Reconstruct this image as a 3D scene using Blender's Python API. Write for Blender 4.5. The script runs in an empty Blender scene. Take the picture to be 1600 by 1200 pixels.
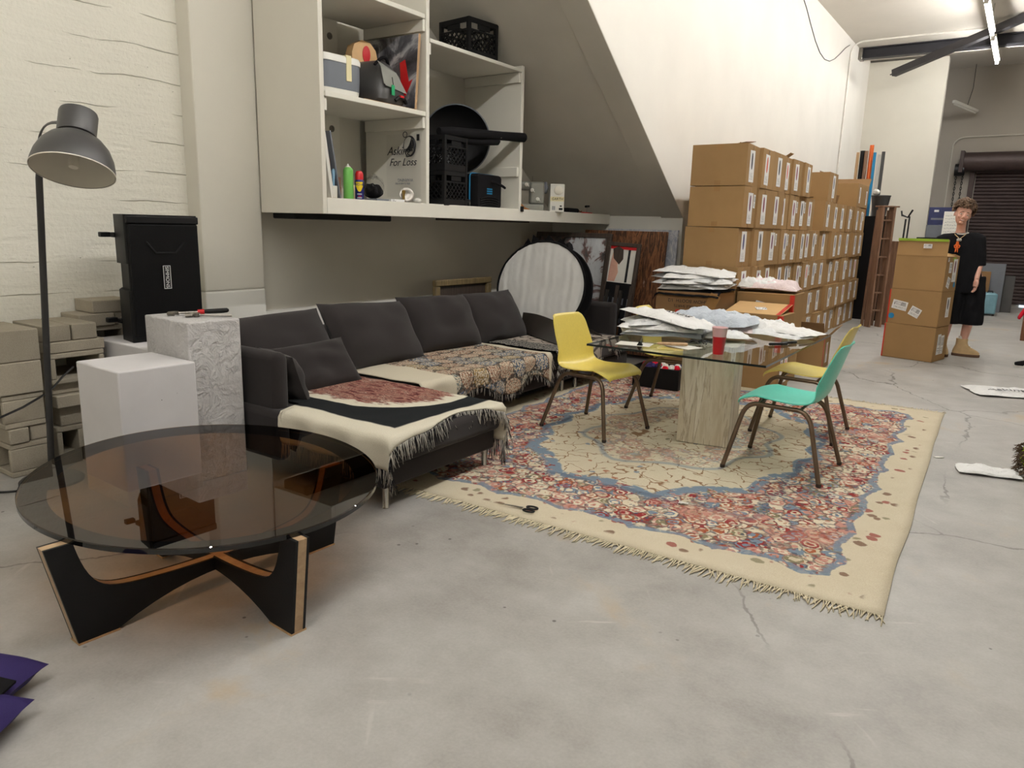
import bpy, bmesh, math, random
from mathutils import Vector, Matrix, Euler, noise
PI = math.pi
scn = bpy.context.scene
COL = scn.collection
R = math.radians
rnd = random.Random(7)

# ------------------------------------------------------------------ materials
def lin(c):
    c = c / 255.0
    return c / 12.92 if c <= .04045 else ((c + .055) / 1.055) ** 2.4
def C3(r, g, b): return (lin(r), lin(g), lin(b), 1.0)

class Sh:
    """small node-graph builder around one Principled material"""
    def __init__(s, name, rough=.6, metal=0., spec=.5):
        s.m = bpy.data.materials.new(name); s.m.use_nodes = True
        s.nt = s.m.node_tree; s.b = s.nt.nodes['Principled BSDF']
        s.b.inputs['Roughness'].default_value = rough
        s.b.inputs['Metallic'].default_value = metal
        s.b.inputs['Specular IOR Level'].default_value = spec
    def node(s, t, **kw):
        n = s.nt.nodes.new(t)
        for k, v in kw.items(): setattr(n, k, v)
        return n
    def put(s, sock, v):
        if isinstance(v, bpy.types.NodeSocket): s.nt.links.new(v, sock)
        elif v is not None:
            try: sock.default_value = v
            except Exception: sock.default_value = tuple(v)[:3]
    def math(s, op, a, b=None, c=None):
        n = s.node('ShaderNodeMath', operation=op)
        s.put(n.inputs[0], a)
        if b is not None: s.put(n.inputs[1], b)
        if c is not None: s.put(n.inputs[2], c)
        return n.outputs[0]
    def vm(s, op, a, b=None):
        n = s.node('ShaderNodeVectorMath', operation=op)
        s.put(n.inputs[0], a)
        if b is not None: s.put(n.inputs[1], b)
        return n.outputs[0]
    def mix(s, f, a, b, blend='MIX'):
        n = s.node('ShaderNodeMix', data_type='RGBA', blend_type=blend)
        s.put(n.inputs[0], f); s.put(n.inputs[6], a); s.put(n.inputs[7], b)
        return n.outputs[2]
    def ramp(s, f, stops, interp='LINEAR'):
        n = s.node('ShaderNodeValToRGB'); r = n.color_ramp; r.interpolation = interp
        while len(r.elements) < len(stops): r.elements.new(.5)
        for e, (p, c) in zip(r.elements, stops):
            e.position = p; e.color = c if not isinstance(c, (int, float)) else (c, c, c, 1)
        s.put(n.inputs[0], f); return n.outputs[0]
    def co(s, kind='Object'): return s.node('ShaderNodeTexCoord').outputs[kind]
    def xyz(s, v):
        n = s.node('ShaderNodeSeparateXYZ'); s.put(n.inputs[0], v); return n.outputs
    def comb(s, x, y, z=0.):
        n = s.node('ShaderNodeCombineXYZ')
        for i, a in enumerate((x, y, z)): s.put(n.inputs[i], a)
        return n.outputs[0]
    def noise(s, v, scale, detail=4, rough=.55, dist=0.):
        n = s.node('ShaderNodeTexNoise'); s.put(n.inputs['Vector'], v)
        n.inputs['Scale'].default_value = scale; n.inputs['Detail'].default_value = detail
        n.inputs['Roughness'].default_value = rough; n.inputs['Distortion'].default_value = dist
        return n.outputs
    def vor(s, v, scale, feature='F1', rand=1.):
        n = s.node('ShaderNodeTexVoronoi', feature=feature); s.put(n.inputs['Vector'], v)
        n.inputs['Scale'].default_value = scale; n.inputs['Randomness'].default_value = rand
        return n.outputs
    def wave(s, v, scale, dist=0., detail=2, ds=1., direction='X'):
        n = s.node('ShaderNodeTexWave', bands_direction=direction); s.put(n.inputs['Vector'], v)
        n.inputs['Scale'].default_value = scale; n.inputs['Distortion'].default_value = dist
        n.inputs['Detail'].default_value = detail; n.inputs['Detail Scale'].default_value = ds
        return n.outputs
    def sm(s, x, a, b):
        n = s.node('ShaderNodeMapRange', interpolation_type='SMOOTHSTEP')
        s.put(n.inputs[0], x); n.inputs[1].default_value = a; n.inputs[2].default_value = b
        return n.outputs[0]
    def color(s, c): s.put(s.b.inputs['Base Color'], c); return s
    def rough(s, c): s.put(s.b.inputs['Roughness'], c); return s
    def bump(s, h, strength=.3, dist=.01):
        n = s.node('ShaderNodeBump'); s.put(n.inputs['Height'], h)
        n.inputs['Strength'].default_value = strength; n.inputs['Distance'].default_value = dist
        s.nt.links.new(n.outputs[0], s.b.inputs['Normal']); return s

def plain(name, rgb, rough=.6, metal=0., var=.12, scale=6., bump=0., bscale=80., spec=.5):
    s = Sh(name, rough, metal, spec); v = s.co()
    n = s.noise(v, scale, 5)[0]
    c = C3(*rgb)
    lo = tuple(x * (1 - var) for x in c[:3]) + (1,); hi = tuple(min(1, x * (1 + var)) for x in c[:3]) + (1,)
    s.color(s.ramp(n, [(.3, lo), (.7, hi)]))
    if bump: s.bump(s.noise(v, bscale, 3)[0], bump, .004)
    return s.m

M = {}
def wallmat(name, rgb, boards=False, blot=.05):
    s = Sh(name, .75, 0, .25); v = s.co()
    n = s.noise(v, 1.3, 6)[0]; c = C3(*rgb)
    lo = tuple(x * (1 - blot) for x in c[:3]) + (1,)
    col = s.ramp(n, [(.35, lo), (.65, c)])
    h = s.noise(v, 45, 4)[0]
    if boards:
        x, y, z = s.xyz(v)
        zz = s.math('ADD', z, s.math('MULTIPLY', s.noise(s.comb(s.math('MULTIPLY', x, 1.), y, s.math('MULTIPLY', z, .3)), 1.2, 4)[0], .10))
        f = s.math('FRACT', s.math('MULTIPLY', zz, 5.1))
        line = s.sm(s.math('ABSOLUTE', s.math('SUBTRACT', f, .5)), .475, .495)
        brk = s.sm(s.noise(v, 1.7, 3)[0], .46, .60)
        line = s.math('MULTIPLY', line, brk)
        pits = s.sm(s.vor(v, 16)[0], .07, .02)
        pits = s.math('MULTIPLY', pits, s.sm(s.noise(v, 2.2, 2)[0], .5, .6))
        h = s.math('ADD', s.math('MULTIPLY', h, .35), s.math('MULTIPLY', s.noise(s.vm('MULTIPLY', v, (1, 1, 6)), 3, 4)[0], .8))
        h = s.math('SUBTRACT', h, s.math('MULTIPLY', line, 1.2))
        h = s.math('SUBTRACT', h, pits)
        col = s.mix(s.math('MULTIPLY', line, .55), col, C3(150, 140, 118))
        col = s.mix(s.math('MULTIPLY', pits, .5), col, C3(120, 112, 98))
        s.bump(h, .6, .025)
    else: s.bump(h, .08, .004)
    s.color(col); return s.m
M['wall_board'] = wallmat('painted_board_concrete', (240, 236, 222), True)
M['wall_white'] = wallmat('painted_wall', (238, 233, 224))
M['wall_beige'] = wallmat('beige_plaster', (228, 223, 210))
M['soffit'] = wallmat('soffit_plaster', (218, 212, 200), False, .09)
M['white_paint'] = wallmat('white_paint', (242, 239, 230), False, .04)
M['board_white'] = wallmat('shelf_paint', (236, 232, 220), False, .07)
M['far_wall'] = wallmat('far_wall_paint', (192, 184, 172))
M['ceiling'] = wallmat('ceiling_paint', (224, 217, 206))

def floor_mat():
    s = Sh('polished_concrete', .5, 0, .4); v = s.co()
    big = s.noise(v, .55, 6, .6)[0]; mid = s.noise(v, 3.5, 8, .65)[0]; fine = s.noise(v, 90, 3)[0]
    t = s.math('ADD', s.math('MULTIPLY', big, .5), s.math('ADD', s.math('MULTIPLY', mid, .4), s.math('MULTIPLY', fine, .12)))
    col = s.ramp(t, [(.36, C3(138, 134, 129)), (.50, C3(168, 165, 160)), (.64, C3(188, 186, 182))])
    # tan glue / dust stains
    st = s.math('MULTIPLY', s.sm(s.noise(v, 1.1, 5, .6, .4)[0], .56, .68), s.sm(mid, .44, .60))
    col = s.mix(s.math('MULTIPLY', st, .55), col, C3(182, 158, 118))
    # white scuffs
    x, y, z = s.xyz(v)
    for ang, sc in ((.6, 7), (-.9, 5)):
        u = s.math('ADD', s.math('MULTIPLY', x, math.cos(ang)), s.math('MULTIPLY', y, math.sin(ang)))
        w = s.math('SUBTRACT', s.math('MULTIPLY', y, math.cos(ang)), s.math('MULTIPLY', x, math.sin(ang)))
        sc_ = s.noise(s.comb(s.math('MULTIPLY', u, .12), w, ang), sc * 2.2, 4)[0]
        col = s.mix(s.math('MULTIPLY', s.math('MULTIPLY', s.sm(sc_, .655, .73), s.sm(s.noise(v, 1.6, 3)[0], .44, .58)), .42), col, C3(214, 210, 204))
    pit = s.math('MULTIPLY', s.sm(s.vor(v, 9)[0], .09, .05), s.sm(s.noise(v, 3.1, 2)[0], .50, .60))
    col = s.mix(s.math('MULTIPLY', pit, .75), col, C3(62, 57, 52))
    # hairline cracks
    wv = s.vm('ADD', v, s.vm('MULTIPLY', s.noise(v, 2.2, 5)[1], (.35, .35, .35)))
    ce = s.vor(wv, .42, 'DISTANCE_TO_EDGE')[0]
    crack = s.math('MULTIPLY', s.sm(ce, .004, .001), s.sm(s.noise(v, .5, 2)[0], .44, .52))
    col = s.mix(s.math('MULTIPLY', crack, .7), col, C3(95, 90, 84))
    s.color(col)
    s.rough(s.ramp(mid, [(.3, .40), (.7, .62)]))
    s.bump(s.math('SUBTRACT', s.math('ADD', s.math('MULTIPLY', mid, .5), s.math('MULTIPLY', fine, .3)), crack), .10, .01)
    return s.m
M['floor'] = floor_mat()

def cardboard(name, rgb, rough=.8):
    s = Sh(name, rough, 0, .2); v = s.co()
    n = s.noise(v, 3.5, 5)[0]; c = C3(*rgb)
    rn = s.node('ShaderNodeObjectInfo').outputs['Random']
    t = s.math('ADD', s.math('MULTIPLY', n, .6), s.math('MULTIPLY', rn, .35))
    col = s.ramp(t, [(.25, tuple(x * .86 for x in c[:3]) + (1,)), (.75, tuple(x * 1.1 for x in c[:3]) + (1,))])
    wv = s.wave(v, 60, 1.0, 2, 1., 'Z')[1]
    s.color(col).bump(wv, .05, .002); return s.m
M['card'] = cardboard('corrugated_cardboard', (166, 132, 90))
M['card_dark'] = cardboard('brown_cardboard', (140, 108, 74))
M['card_light'] = cardboard('pale_cardboard', (205, 168, 118))
M['tape'] = plain('clear_packing_tape', (150, 112, 66), .3, 0, .1)
M['red_tape'] = plain('red_tape', (200, 48, 30), .45)
M['green_tape'] = plain('green_tape', (140, 170, 40), .5)

def label_mat(name, mode):
    # a printed sheet, local x across, local y up (metres), garment picture in the upper half
    s = Sh(name, .55, 0, .3); g = s.co('Generated'); x, y, z = s.xyz(g)
    info = s.node('ShaderNodeObjectInfo').outputs['Random']
    paper = C3(240, 238, 236)
    pic = s.ramp(info, [(0, C3(76, 76, 84)), (.2, C3(128, 84, 108)), (.35, C3(84, 84, 126)), (.5, C3(58, 58, 64)), (.66, C3(220, 110, 92)), (.73, C3(92, 92, 130)), (.86, C3(140, 70, 92))], 'CONSTANT')
    dx = s.math('DIVIDE', s.math('SUBTRACT', x, .46), .17); dy = s.math('DIVIDE', s.math('SUBTRACT', y, .66), .27)
    d = s.math('ADD', s.math('POWER', s.math('ABSOLUTE', dx), 2.4), s.math('POWER', s.math('ABSOLUTE', dy), 3.))
    wob = s.math('ADD', d, s.math('MULTIPLY', s.noise(g, 6, 3)[0], .5))
    inp = s.sm(wob, 1.25, 1.1)
    col = s.mix(inp, paper, pic)
    rows = s.math('FRACT', s.math('MULTIPLY', y, 26)); lines = s.sm(s.math('ABSOLUTE', s.math('SUBTRACT', rows, .5)), .28, .2)
    txt = s.math('MULTIPLY', lines, s.sm(s.noise(s.vm('MULTIPLY', g, (14, 26, 1)), 1.6, 2)[0], .48, .55))
    zone = s.math('MULTIPLY', s.sm(y, .30, .28), s.math('MULTIPLY', s.sm(x, .12, .15), s.sm(x, .8, .76)))
    zone = s.math('MULTIPLY', zone, s.sm(y, .06, .08))
    col = s.mix(s.math('MULTIPLY', s.math('MULTIPLY', txt, zone), .7), col, C3(60, 60, 66))
    s.color(col); return s.m
M['label'] = label_mat('printed_sheet', 0)
def ticket_mat(name):
    s = Sh(name, .5); g = s.co('Generated'); x, y, z = s.xyz(g)
    bars = s.sm(s.noise(s.vm('MULTIPLY', g, (30, 1, 1)), 1., 2)[0], .48, .52)
    zone = s.math('MULTIPLY', s.math('MULTIPLY', s.sm(y, .45, .47), s.sm(y, .9, .88)), s.math('MULTIPLY', s.sm(x, .1, .12), s.sm(x, .9, .88)))
    rows = s.math('FRACT', s.math('MULTIPLY', y, 9))
    tz = s.math('MULTIPLY', s.math('MULTIPLY', s.sm(y, .4, .38), s.sm(y, .08, .1)), s.math('MULTIPLY', s.sm(rows, .5, .55), s.sm(x, .12, .14)))
    tz = s.math('MULTIPLY', tz, s.sm(s.noise(s.vm('MULTIPLY', g, (26, 6, 1)), 1, 2)[0], .46, .52))
    f = s.math('ADD', s.math('MULTIPLY', bars, zone), tz)
    s.color(s.mix(s.math('MULTIPLY', f, .8), C3(238, 236, 234), C3(60, 58, 62))); return s.m
M['ticket'] = ticket_mat('barcode_ticket')

def fabric(name, rgb, scale=500, var=.12, bump=.25, rough=.95, sheen=.0):
    s = Sh(name, rough, 0, .15); v = s.co(); c = C3(*rgb)
    n = s.noise(v, 2.5, 5)[0]; w = s.noise(v, scale, 2)[0]
    t = s.math('ADD', s.math('MULTIPLY', n, .6), s.math('MULTIPLY', w, .4))
    s.color(s.ramp(t, [(.3, tuple(x * (1 - var) for x in c[:3]) + (1,)), (.7, tuple(x * (1 + var) for x in c[:3]) + (1,))]))
    s.bump(w, bump, .003)
    if sheen: s.b.inputs['Sheen Weight'].default_value = sheen
    return s.m
M['sofa'] = fabric('charcoal_velour', (50, 46, 46), 400, .22, .15, .95, .12)
M['black_fabric'] = fabric('black_nylon', (23, 22, 24), 500)
M['black_cloth'] = fabric('black_cotton', (24, 24, 27), 400, .15, .2)
M['black_plastic'] = plain('black_plastic', (19, 19, 21), .5, 0, .1, 8, .1, 150, .25)
M['black_metal'] = plain('black_metal', (32, 32, 34), .4, .3)
M['grille'] = None
def grille():
    s = Sh('speaker_grille', .5, .2); v = s.co(); x, y, z = s.xyz(v)
    d = s.vor(s.vm('MULTIPLY', v, (1, 1, 1)), 130, 'F1', 0.)[0]
    s.color(s.ramp(d, [(.25, C3(6, 6, 7)), (.5, C3(17, 17, 19))])); s.b.inputs['Specular IOR Level'].default_value = .2; s.bump(d, .4, .003); return s.m
M['grille'] = grille()
M['lamp'] = plain('dark_grey_lacquer', (74, 73, 73), .42, .1, .05)
M['lamp_pole'] = plain('dark_grey_pole', (50, 49, 49), .4, .2, .05)
M['lamp_in'] = plain('white_lacquer', (232, 226, 212), .5, 0, .03)
M['chrome'] = plain('chrome', (190, 188, 184), .22, 1., .05)
M['steel'] = plain('brushed_steel', (140, 135, 128), .35, 1., .15, 20)
M['brown_steel'] = plain('bronze_tube', (112, 94, 78), .32, .75, .12, 12)
M['rubber'] = plain('rubber', (58, 48, 42), .8)
M['cmu'] = None
def cmu(name, rgb, grain=160, b=.6):
    s = Sh(name, .95, 0, .1); v = s.co(); c = C3(*rgb)
    rn = s.node('ShaderNodeObjectInfo').outputs['Random']
    g = s.noise(v, grain, 3, .7)[0]; n = s.noise(v, 4, 5)[0]
    t = s.math('ADD', s.math('ADD', s.math('MULTIPLY', g, .4), s.math('MULTIPLY', n, .35)), s.math('MULTIPLY', rn, .22))
    s.color(s.ramp(t, [(.3, tuple(x * .72 for x in c[:3]) + (1,)), (.7, tuple(x * 1.15 for x in c[:3]) + (1,))]))
    s.bump(g, b, .006); return s.m
M['cmu'] = cmu('cinder_block', (176, 167, 150))
def plaster(name, rgb, rough_face):
    s = Sh(name, .85, 0, .2); v = s.co(); c = C3(*rgb); n = s.noise(v, 3, 6)[0]; f = s.noise(v, 60, 4)[0]
    col = s.ramp(n, [(.3, tuple(x * .9 for x in c[:3]) + (1,)), (.7, c)])
    if rough_face:
        a = s.noise(v, 9, 6, .65, 1.2)[0]; h = s.math('ADD', s.sm(a, .42, .58), s.math('MULTIPLY', s.noise(v, 30, 4)[0], .5))
        col = s.mix(s.math('MULTIPLY', s.sm(a, .5, .38), .25), col, C3(190, 186, 184)); s.bump(h, .5, .04)
    else:
        p = s.math('MULTIPLY', s.sm(s.vor(v, 24)[0], .08, .04), s.sm(s.noise(v, 5, 2)[0], .58, .63))
        col = s.mix(p, col, C3(110, 105, 100)); s.bump(s.math('ADD', n, s.math('MULTIPLY', f, .3)), .15, .01)
    s.color(col); return s.m
M['plinth'] = plaster('painted_plaster', (222, 219, 220), False)
M['plinth_rough'] = plaster('rough_cast_plaster', (216, 213, 212), True)
def travertine():
    s = Sh('travertine', .32, 0, .5); v = s.co(); x, y, z = s.xyz(v)
    w = s.noise(s.comb(s.math('MULTIPLY', x, 4), s.math('MULTIPLY', y, 4), s.math('MULTIPLY', z, .6)), 1.5, 8, .62, 1.1)[0]
    w2 = s.noise(s.comb(s.math('MULTIPLY', x, 9), s.math('MULTIPLY', y, 9), s.math('MULTIPLY', z, .5)), 1.6, 6, .6, .6)[0]
    t = s.math('ADD', s.math('MULTIPLY', w, .65), s.math('MULTIPLY', w2, .35))
    s.color(s.ramp(t, [(.32, C3(150, 134, 112)), (.42, C3(196, 184, 160)), (.485, C3(220, 212, 194)), (.515, C3(168, 152, 128)), (.545, C3(206, 196, 174)), (.61, C3(190, 176, 150)), (.70, C3(226, 219, 204))]))
    s.bump(w2, .08, .004); return s.m
M['travertine'] = travertine()
def wood(name, a, b, scale=3., rough=.5, stretch=(1, 1, .08)):
    s = Sh(name, rough); v = s.vm('MULTIPLY', s.co(), stretch)
    n = s.noise(v, scale * 12, 6, .6, .5)[0]
    s.color(s.ramp(n, [(.3, C3(*a)), (.7, C3(*b))])); s.bump(n, .08, .003); return s.m
M['maple'] = wood('burl_edge_wood', (166, 136, 104), (196, 166, 130), 2, .45, (1, 1, 1))
M['ladder_wood'] = wood('worn_ladder_wood', (104, 74, 56), (150, 116, 92), 3)
M['chair_wood'] = wood('brown_wood', (96, 58, 34), (130, 82, 50), 3)
M['raw_wood'] = wood('raw_wood', (164, 130, 92), (196, 160, 118), 3)
M['frame_gold'] = wood('aged_gilt_frame', (92, 78, 52), (138, 118, 80), 5)
M['frame_dark'] = wood('dark_frame', (50, 40, 34), (76, 64, 56), 4)

def shell(name, rgb):
    s = Sh(name, .3, 0, .5); v = s.co(); c = C3(*rgb)
    f = s.noise(s.vm('MULTIPLY', v, (1, 4, 2)), 26, 6, .7, 1.5)[0]
    s.color(s.ramp(f, [(.3, tuple(x * .88 for x in c[:3]) + (1,)), (.6, c), (.8, tuple(min(1, x * 1.12) for x in c[:3]) + (1,))]))
    return s.m
M['yellow'] = shell('yellow_fibreglass', (230, 208, 104))
M['teal'] = shell('turquoise_fibreglass', (92, 206, 186))

def glass(name, tint, ior=1.45, rough=.0):
    m = bpy.data.materials.new(name); m.use_nodes = True; nt = m.node_tree; nt.nodes.clear()
    o = nt.nodes.new('ShaderNodeOutputMaterial'); mx = nt.nodes.new('ShaderNodeMixShader')
    t = nt.nodes.new('ShaderNodeBsdfTransparent'); g = nt.nodes.new('ShaderNodeBsdfGlossy'); f = nt.nodes.new('ShaderNodeFresnel')
    t.inputs[0].default_value = tint; g.inputs['Roughness'].default_value = rough; f.inputs[0].default_value = ior
    gm = nt.nodes.new('ShaderNodeNewGeometry'); mu = nt.nodes.new('ShaderNodeMath'); mu.operation = 'MULTIPLY'; iv = nt.nodes.new('ShaderNodeMath'); iv.operation = 'SUBTRACT'; iv.inputs[0].default_value = 1.
    nt.links.new(gm.outputs['Backfacing'], iv.inputs[1]); nt.links.new(f.outputs[0], mu.inputs[0]); nt.links.new(iv.outputs[0], mu.inputs[1]); nt.links.new(mu.outputs[0], mx.inputs[0]); nt.links.new(t.outputs[0], mx.inputs[1]); nt.links.new(g.outputs[0], mx.inputs[2])
    nt.links.new(mx.outputs[0], o.inputs[0]); return m
M['bronze_glass'] = glass('bronze_glass', (.57, .40, .24, 1), 1.62)
M['clear_glass'] = glass('clear_glass', (.93, .96, .95, 1), 1.5)
M['film'] = glass('clear_film', (.93, .93, .93, 1), 1.3, .15)
M['rim_black'] = plain('black_glass_band', (10, 9, 10), .02, 0, .02, spec=.6)
M['glass_edge'] = plain('dark_glass_edge', (24, 34, 32), .15, 0, .05)

M['poly_white'] = None
def poly(name, rgb, bump=.5):
    s = Sh(name, .28, 0, .5); v = s.co(); c = C3(*rgb)
    n = s.noise(v, 14, 6, .62, 1.6)[0]
    s.color(s.ramp(n, [(.3, tuple(x * .97 for x in c[:3]) + (1,)), (.7, c)])); s.bump(n, .8, .025); return s.m
M['poly_white'] = poly('white_mailer_film', (250, 249, 247))
M['poly_blue'] = poly('silver_mailer_film', (205, 213, 224))
M['poly_clear'] = poly('frosted_mailer_film', (240, 241, 241))
M['poly_pink'] = poly('pinkish_mailer_film', (246, 226, 226))
M['ink'] = plain('black_ink', (20, 20, 24), .6)
M['white_ink'] = plain('white_ink', (225, 225, 222), .5)
M['red_cup'] = plain('red_plastic', (196, 22, 36), .3, 0, .04)
M['frost_cup'] = plain('white_pink_plastic', (232, 190, 192), .35, 0, .06)
M['duct'] = plain('dark_painted_steel', (48, 47, 52), .5, .2, .15, 3)
M['brace'] = plain('grey_steel', (62, 60, 62), .5, .3, .15, 3)
M['conduit'] = plain('white_conduit', (236, 231, 222), .45)
M['cable'] = plain('black_cable', (24, 23, 23), .6)
M['skin'] = None
def skin():
    s = Sh('skin', .5, 0, .4); v = s.co(); n = s.noise(v, 9, 4)[0]
    s.color(s.ramp(n, [(.3, C3(212, 158, 138)), (.7, C3(228, 180, 160))])); s.b.inputs['Subsurface Weight'].default_value = .05
    return s.m
M['skin'] = skin()
M['hair'] = None
def hairm():
    s = Sh('curly_brown_hair', .55, 0, .4); v = s.co(); n = s.noise(v, 60, 4, .6, 1.)[0]
    s.color(s.ramp(n, [(.3, C3(62, 46, 36)), (.55, C3(112, 86, 64)), (.75, C3(160, 130, 100))])); s.bump(n, .8, .02); return s.m
M['hair'] = hairm()
M['suede'] = plain('sand_suede', (206, 176, 132), .9, 0, .1, 20, .1)
M['crepe'] = plain('brown_sole', (96, 70, 52), .8)
M['sock'] = plain('white_sock', (232, 228, 222), .9)
M['orange'] = plain('orange_plastic', (232, 108, 44), .45)
M['silver'] = plain('silver_beads', (205, 200, 190), .3, .6)
M['white_plastic'] = plain('white_plastic', (232, 229, 220), .4, 0, .04)
M['grey_plastic'] = plain('grey_plastic', (112, 116, 124), .5, 0, .06)
M['mid_grey'] = plain('grey_enamel', (150, 150, 142), .35, .2, .06)
M['masking'] = plain('masking_tape', (232, 220, 176), .7, 0, .05)
M['green_can'] = plain('green_can', (116, 190, 92), .35, .1, .05)
M['blue_can'] = plain('navy_can', (32, 36, 110), .3, .1, .05)
M['can_yellow'] = plain('yellow_print', (244, 208, 36), .4)
M['red'] = plain('red_plastic_cap', (208, 28, 36), .4)
M['blue_handle'] = plain('light_blue_rubber', (130, 170, 196), .5)
M['cyan_pipe'] = plain('cyan_piping', (28, 130, 180), .5)
M['brass'] = plain('brass', (170, 140, 80), .3, .9)
M['tan_leather'] = plain('tan_leather', (168, 112, 60), .6, 0, .2)
M['green_tag'] = plain('green_tag', (30, 165, 105), .4)
M['skin_wood'] = plain('pale_wood', (224, 182, 128), .5)
M['leather'] = plain('dark_leather', (40, 34, 30), .38, 0, .2, 5, .15, 60)
M['purple'] = fabric('purple_nylon', (52, 42, 92), 300, .12, .15, .6)
M['lime'] = fabric('lime_cloth', (150, 175, 30), 200, .15, .3)
M['fur'] = fabric('brown_fur', (92, 76, 62), 90, .4, .8)
M['red_cloth'] = fabric('red_cloth', (206, 26, 48), 300)
M['pastel_blue'] = plain('pale_blue_case', (126, 168, 182), .5)
M['navy_box'] = plain('navy_box', (38, 46, 92), .5, 0, .2)
M['dark_door'] = None
def shutter():
    s = Sh('brown_roller_shutter', .55, .2); v = s.co(); n = s.noise(v, 2, 5)[0]
    s.color(s.ramp(n, [(.3, C3(60, 46, 46)), (.7, C3(78, 62, 61))])); return s.m
M['dark_door'] = shutter()
M['housing'] = plain('brown_steel_hood', (72, 58, 56), .5, .2)
M['reflector'] = None
def reflcloth():
    s = Sh('white_reflector_cloth', .7, 0, .3); v = s.co(); x, y, z = s.xyz(v)
    w = s.wave(s.comb(s.math('ADD', x, s.math('MULTIPLY', z, .12)), y, s.math('MULTIPLY', z, .12)), 4.2, 5., 3, .8, 'X')[1]
    s.color(s.ramp(s.noise(v, 3, 3)[0], [(.3, C3(214, 212, 208)), (.7, C3(228, 227, 224))])); s.bump(w, .09, .03); return s.m
M['reflector'] = reflcloth()
def emis(name, c, st):
    m = bpy.data.materials.new(name); m.use_nodes = True; nt = m.node_tree; nt.nodes.clear()
    o = nt.nodes.new('ShaderNodeOutputMaterial'); e = nt.nodes.new('ShaderNodeEmission')
    e.inputs[0].default_value = c; e.inputs[1].default_value = st; nt.links.new(e.outputs[0], o.inputs[0]); return m
M['tube_on'] = emis('lit_tube', (1., .99, .965, 1), 110.)
M['daylight'] = emis('daylight_gap', (.75, .87, 1., 1), 1.2)

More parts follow.
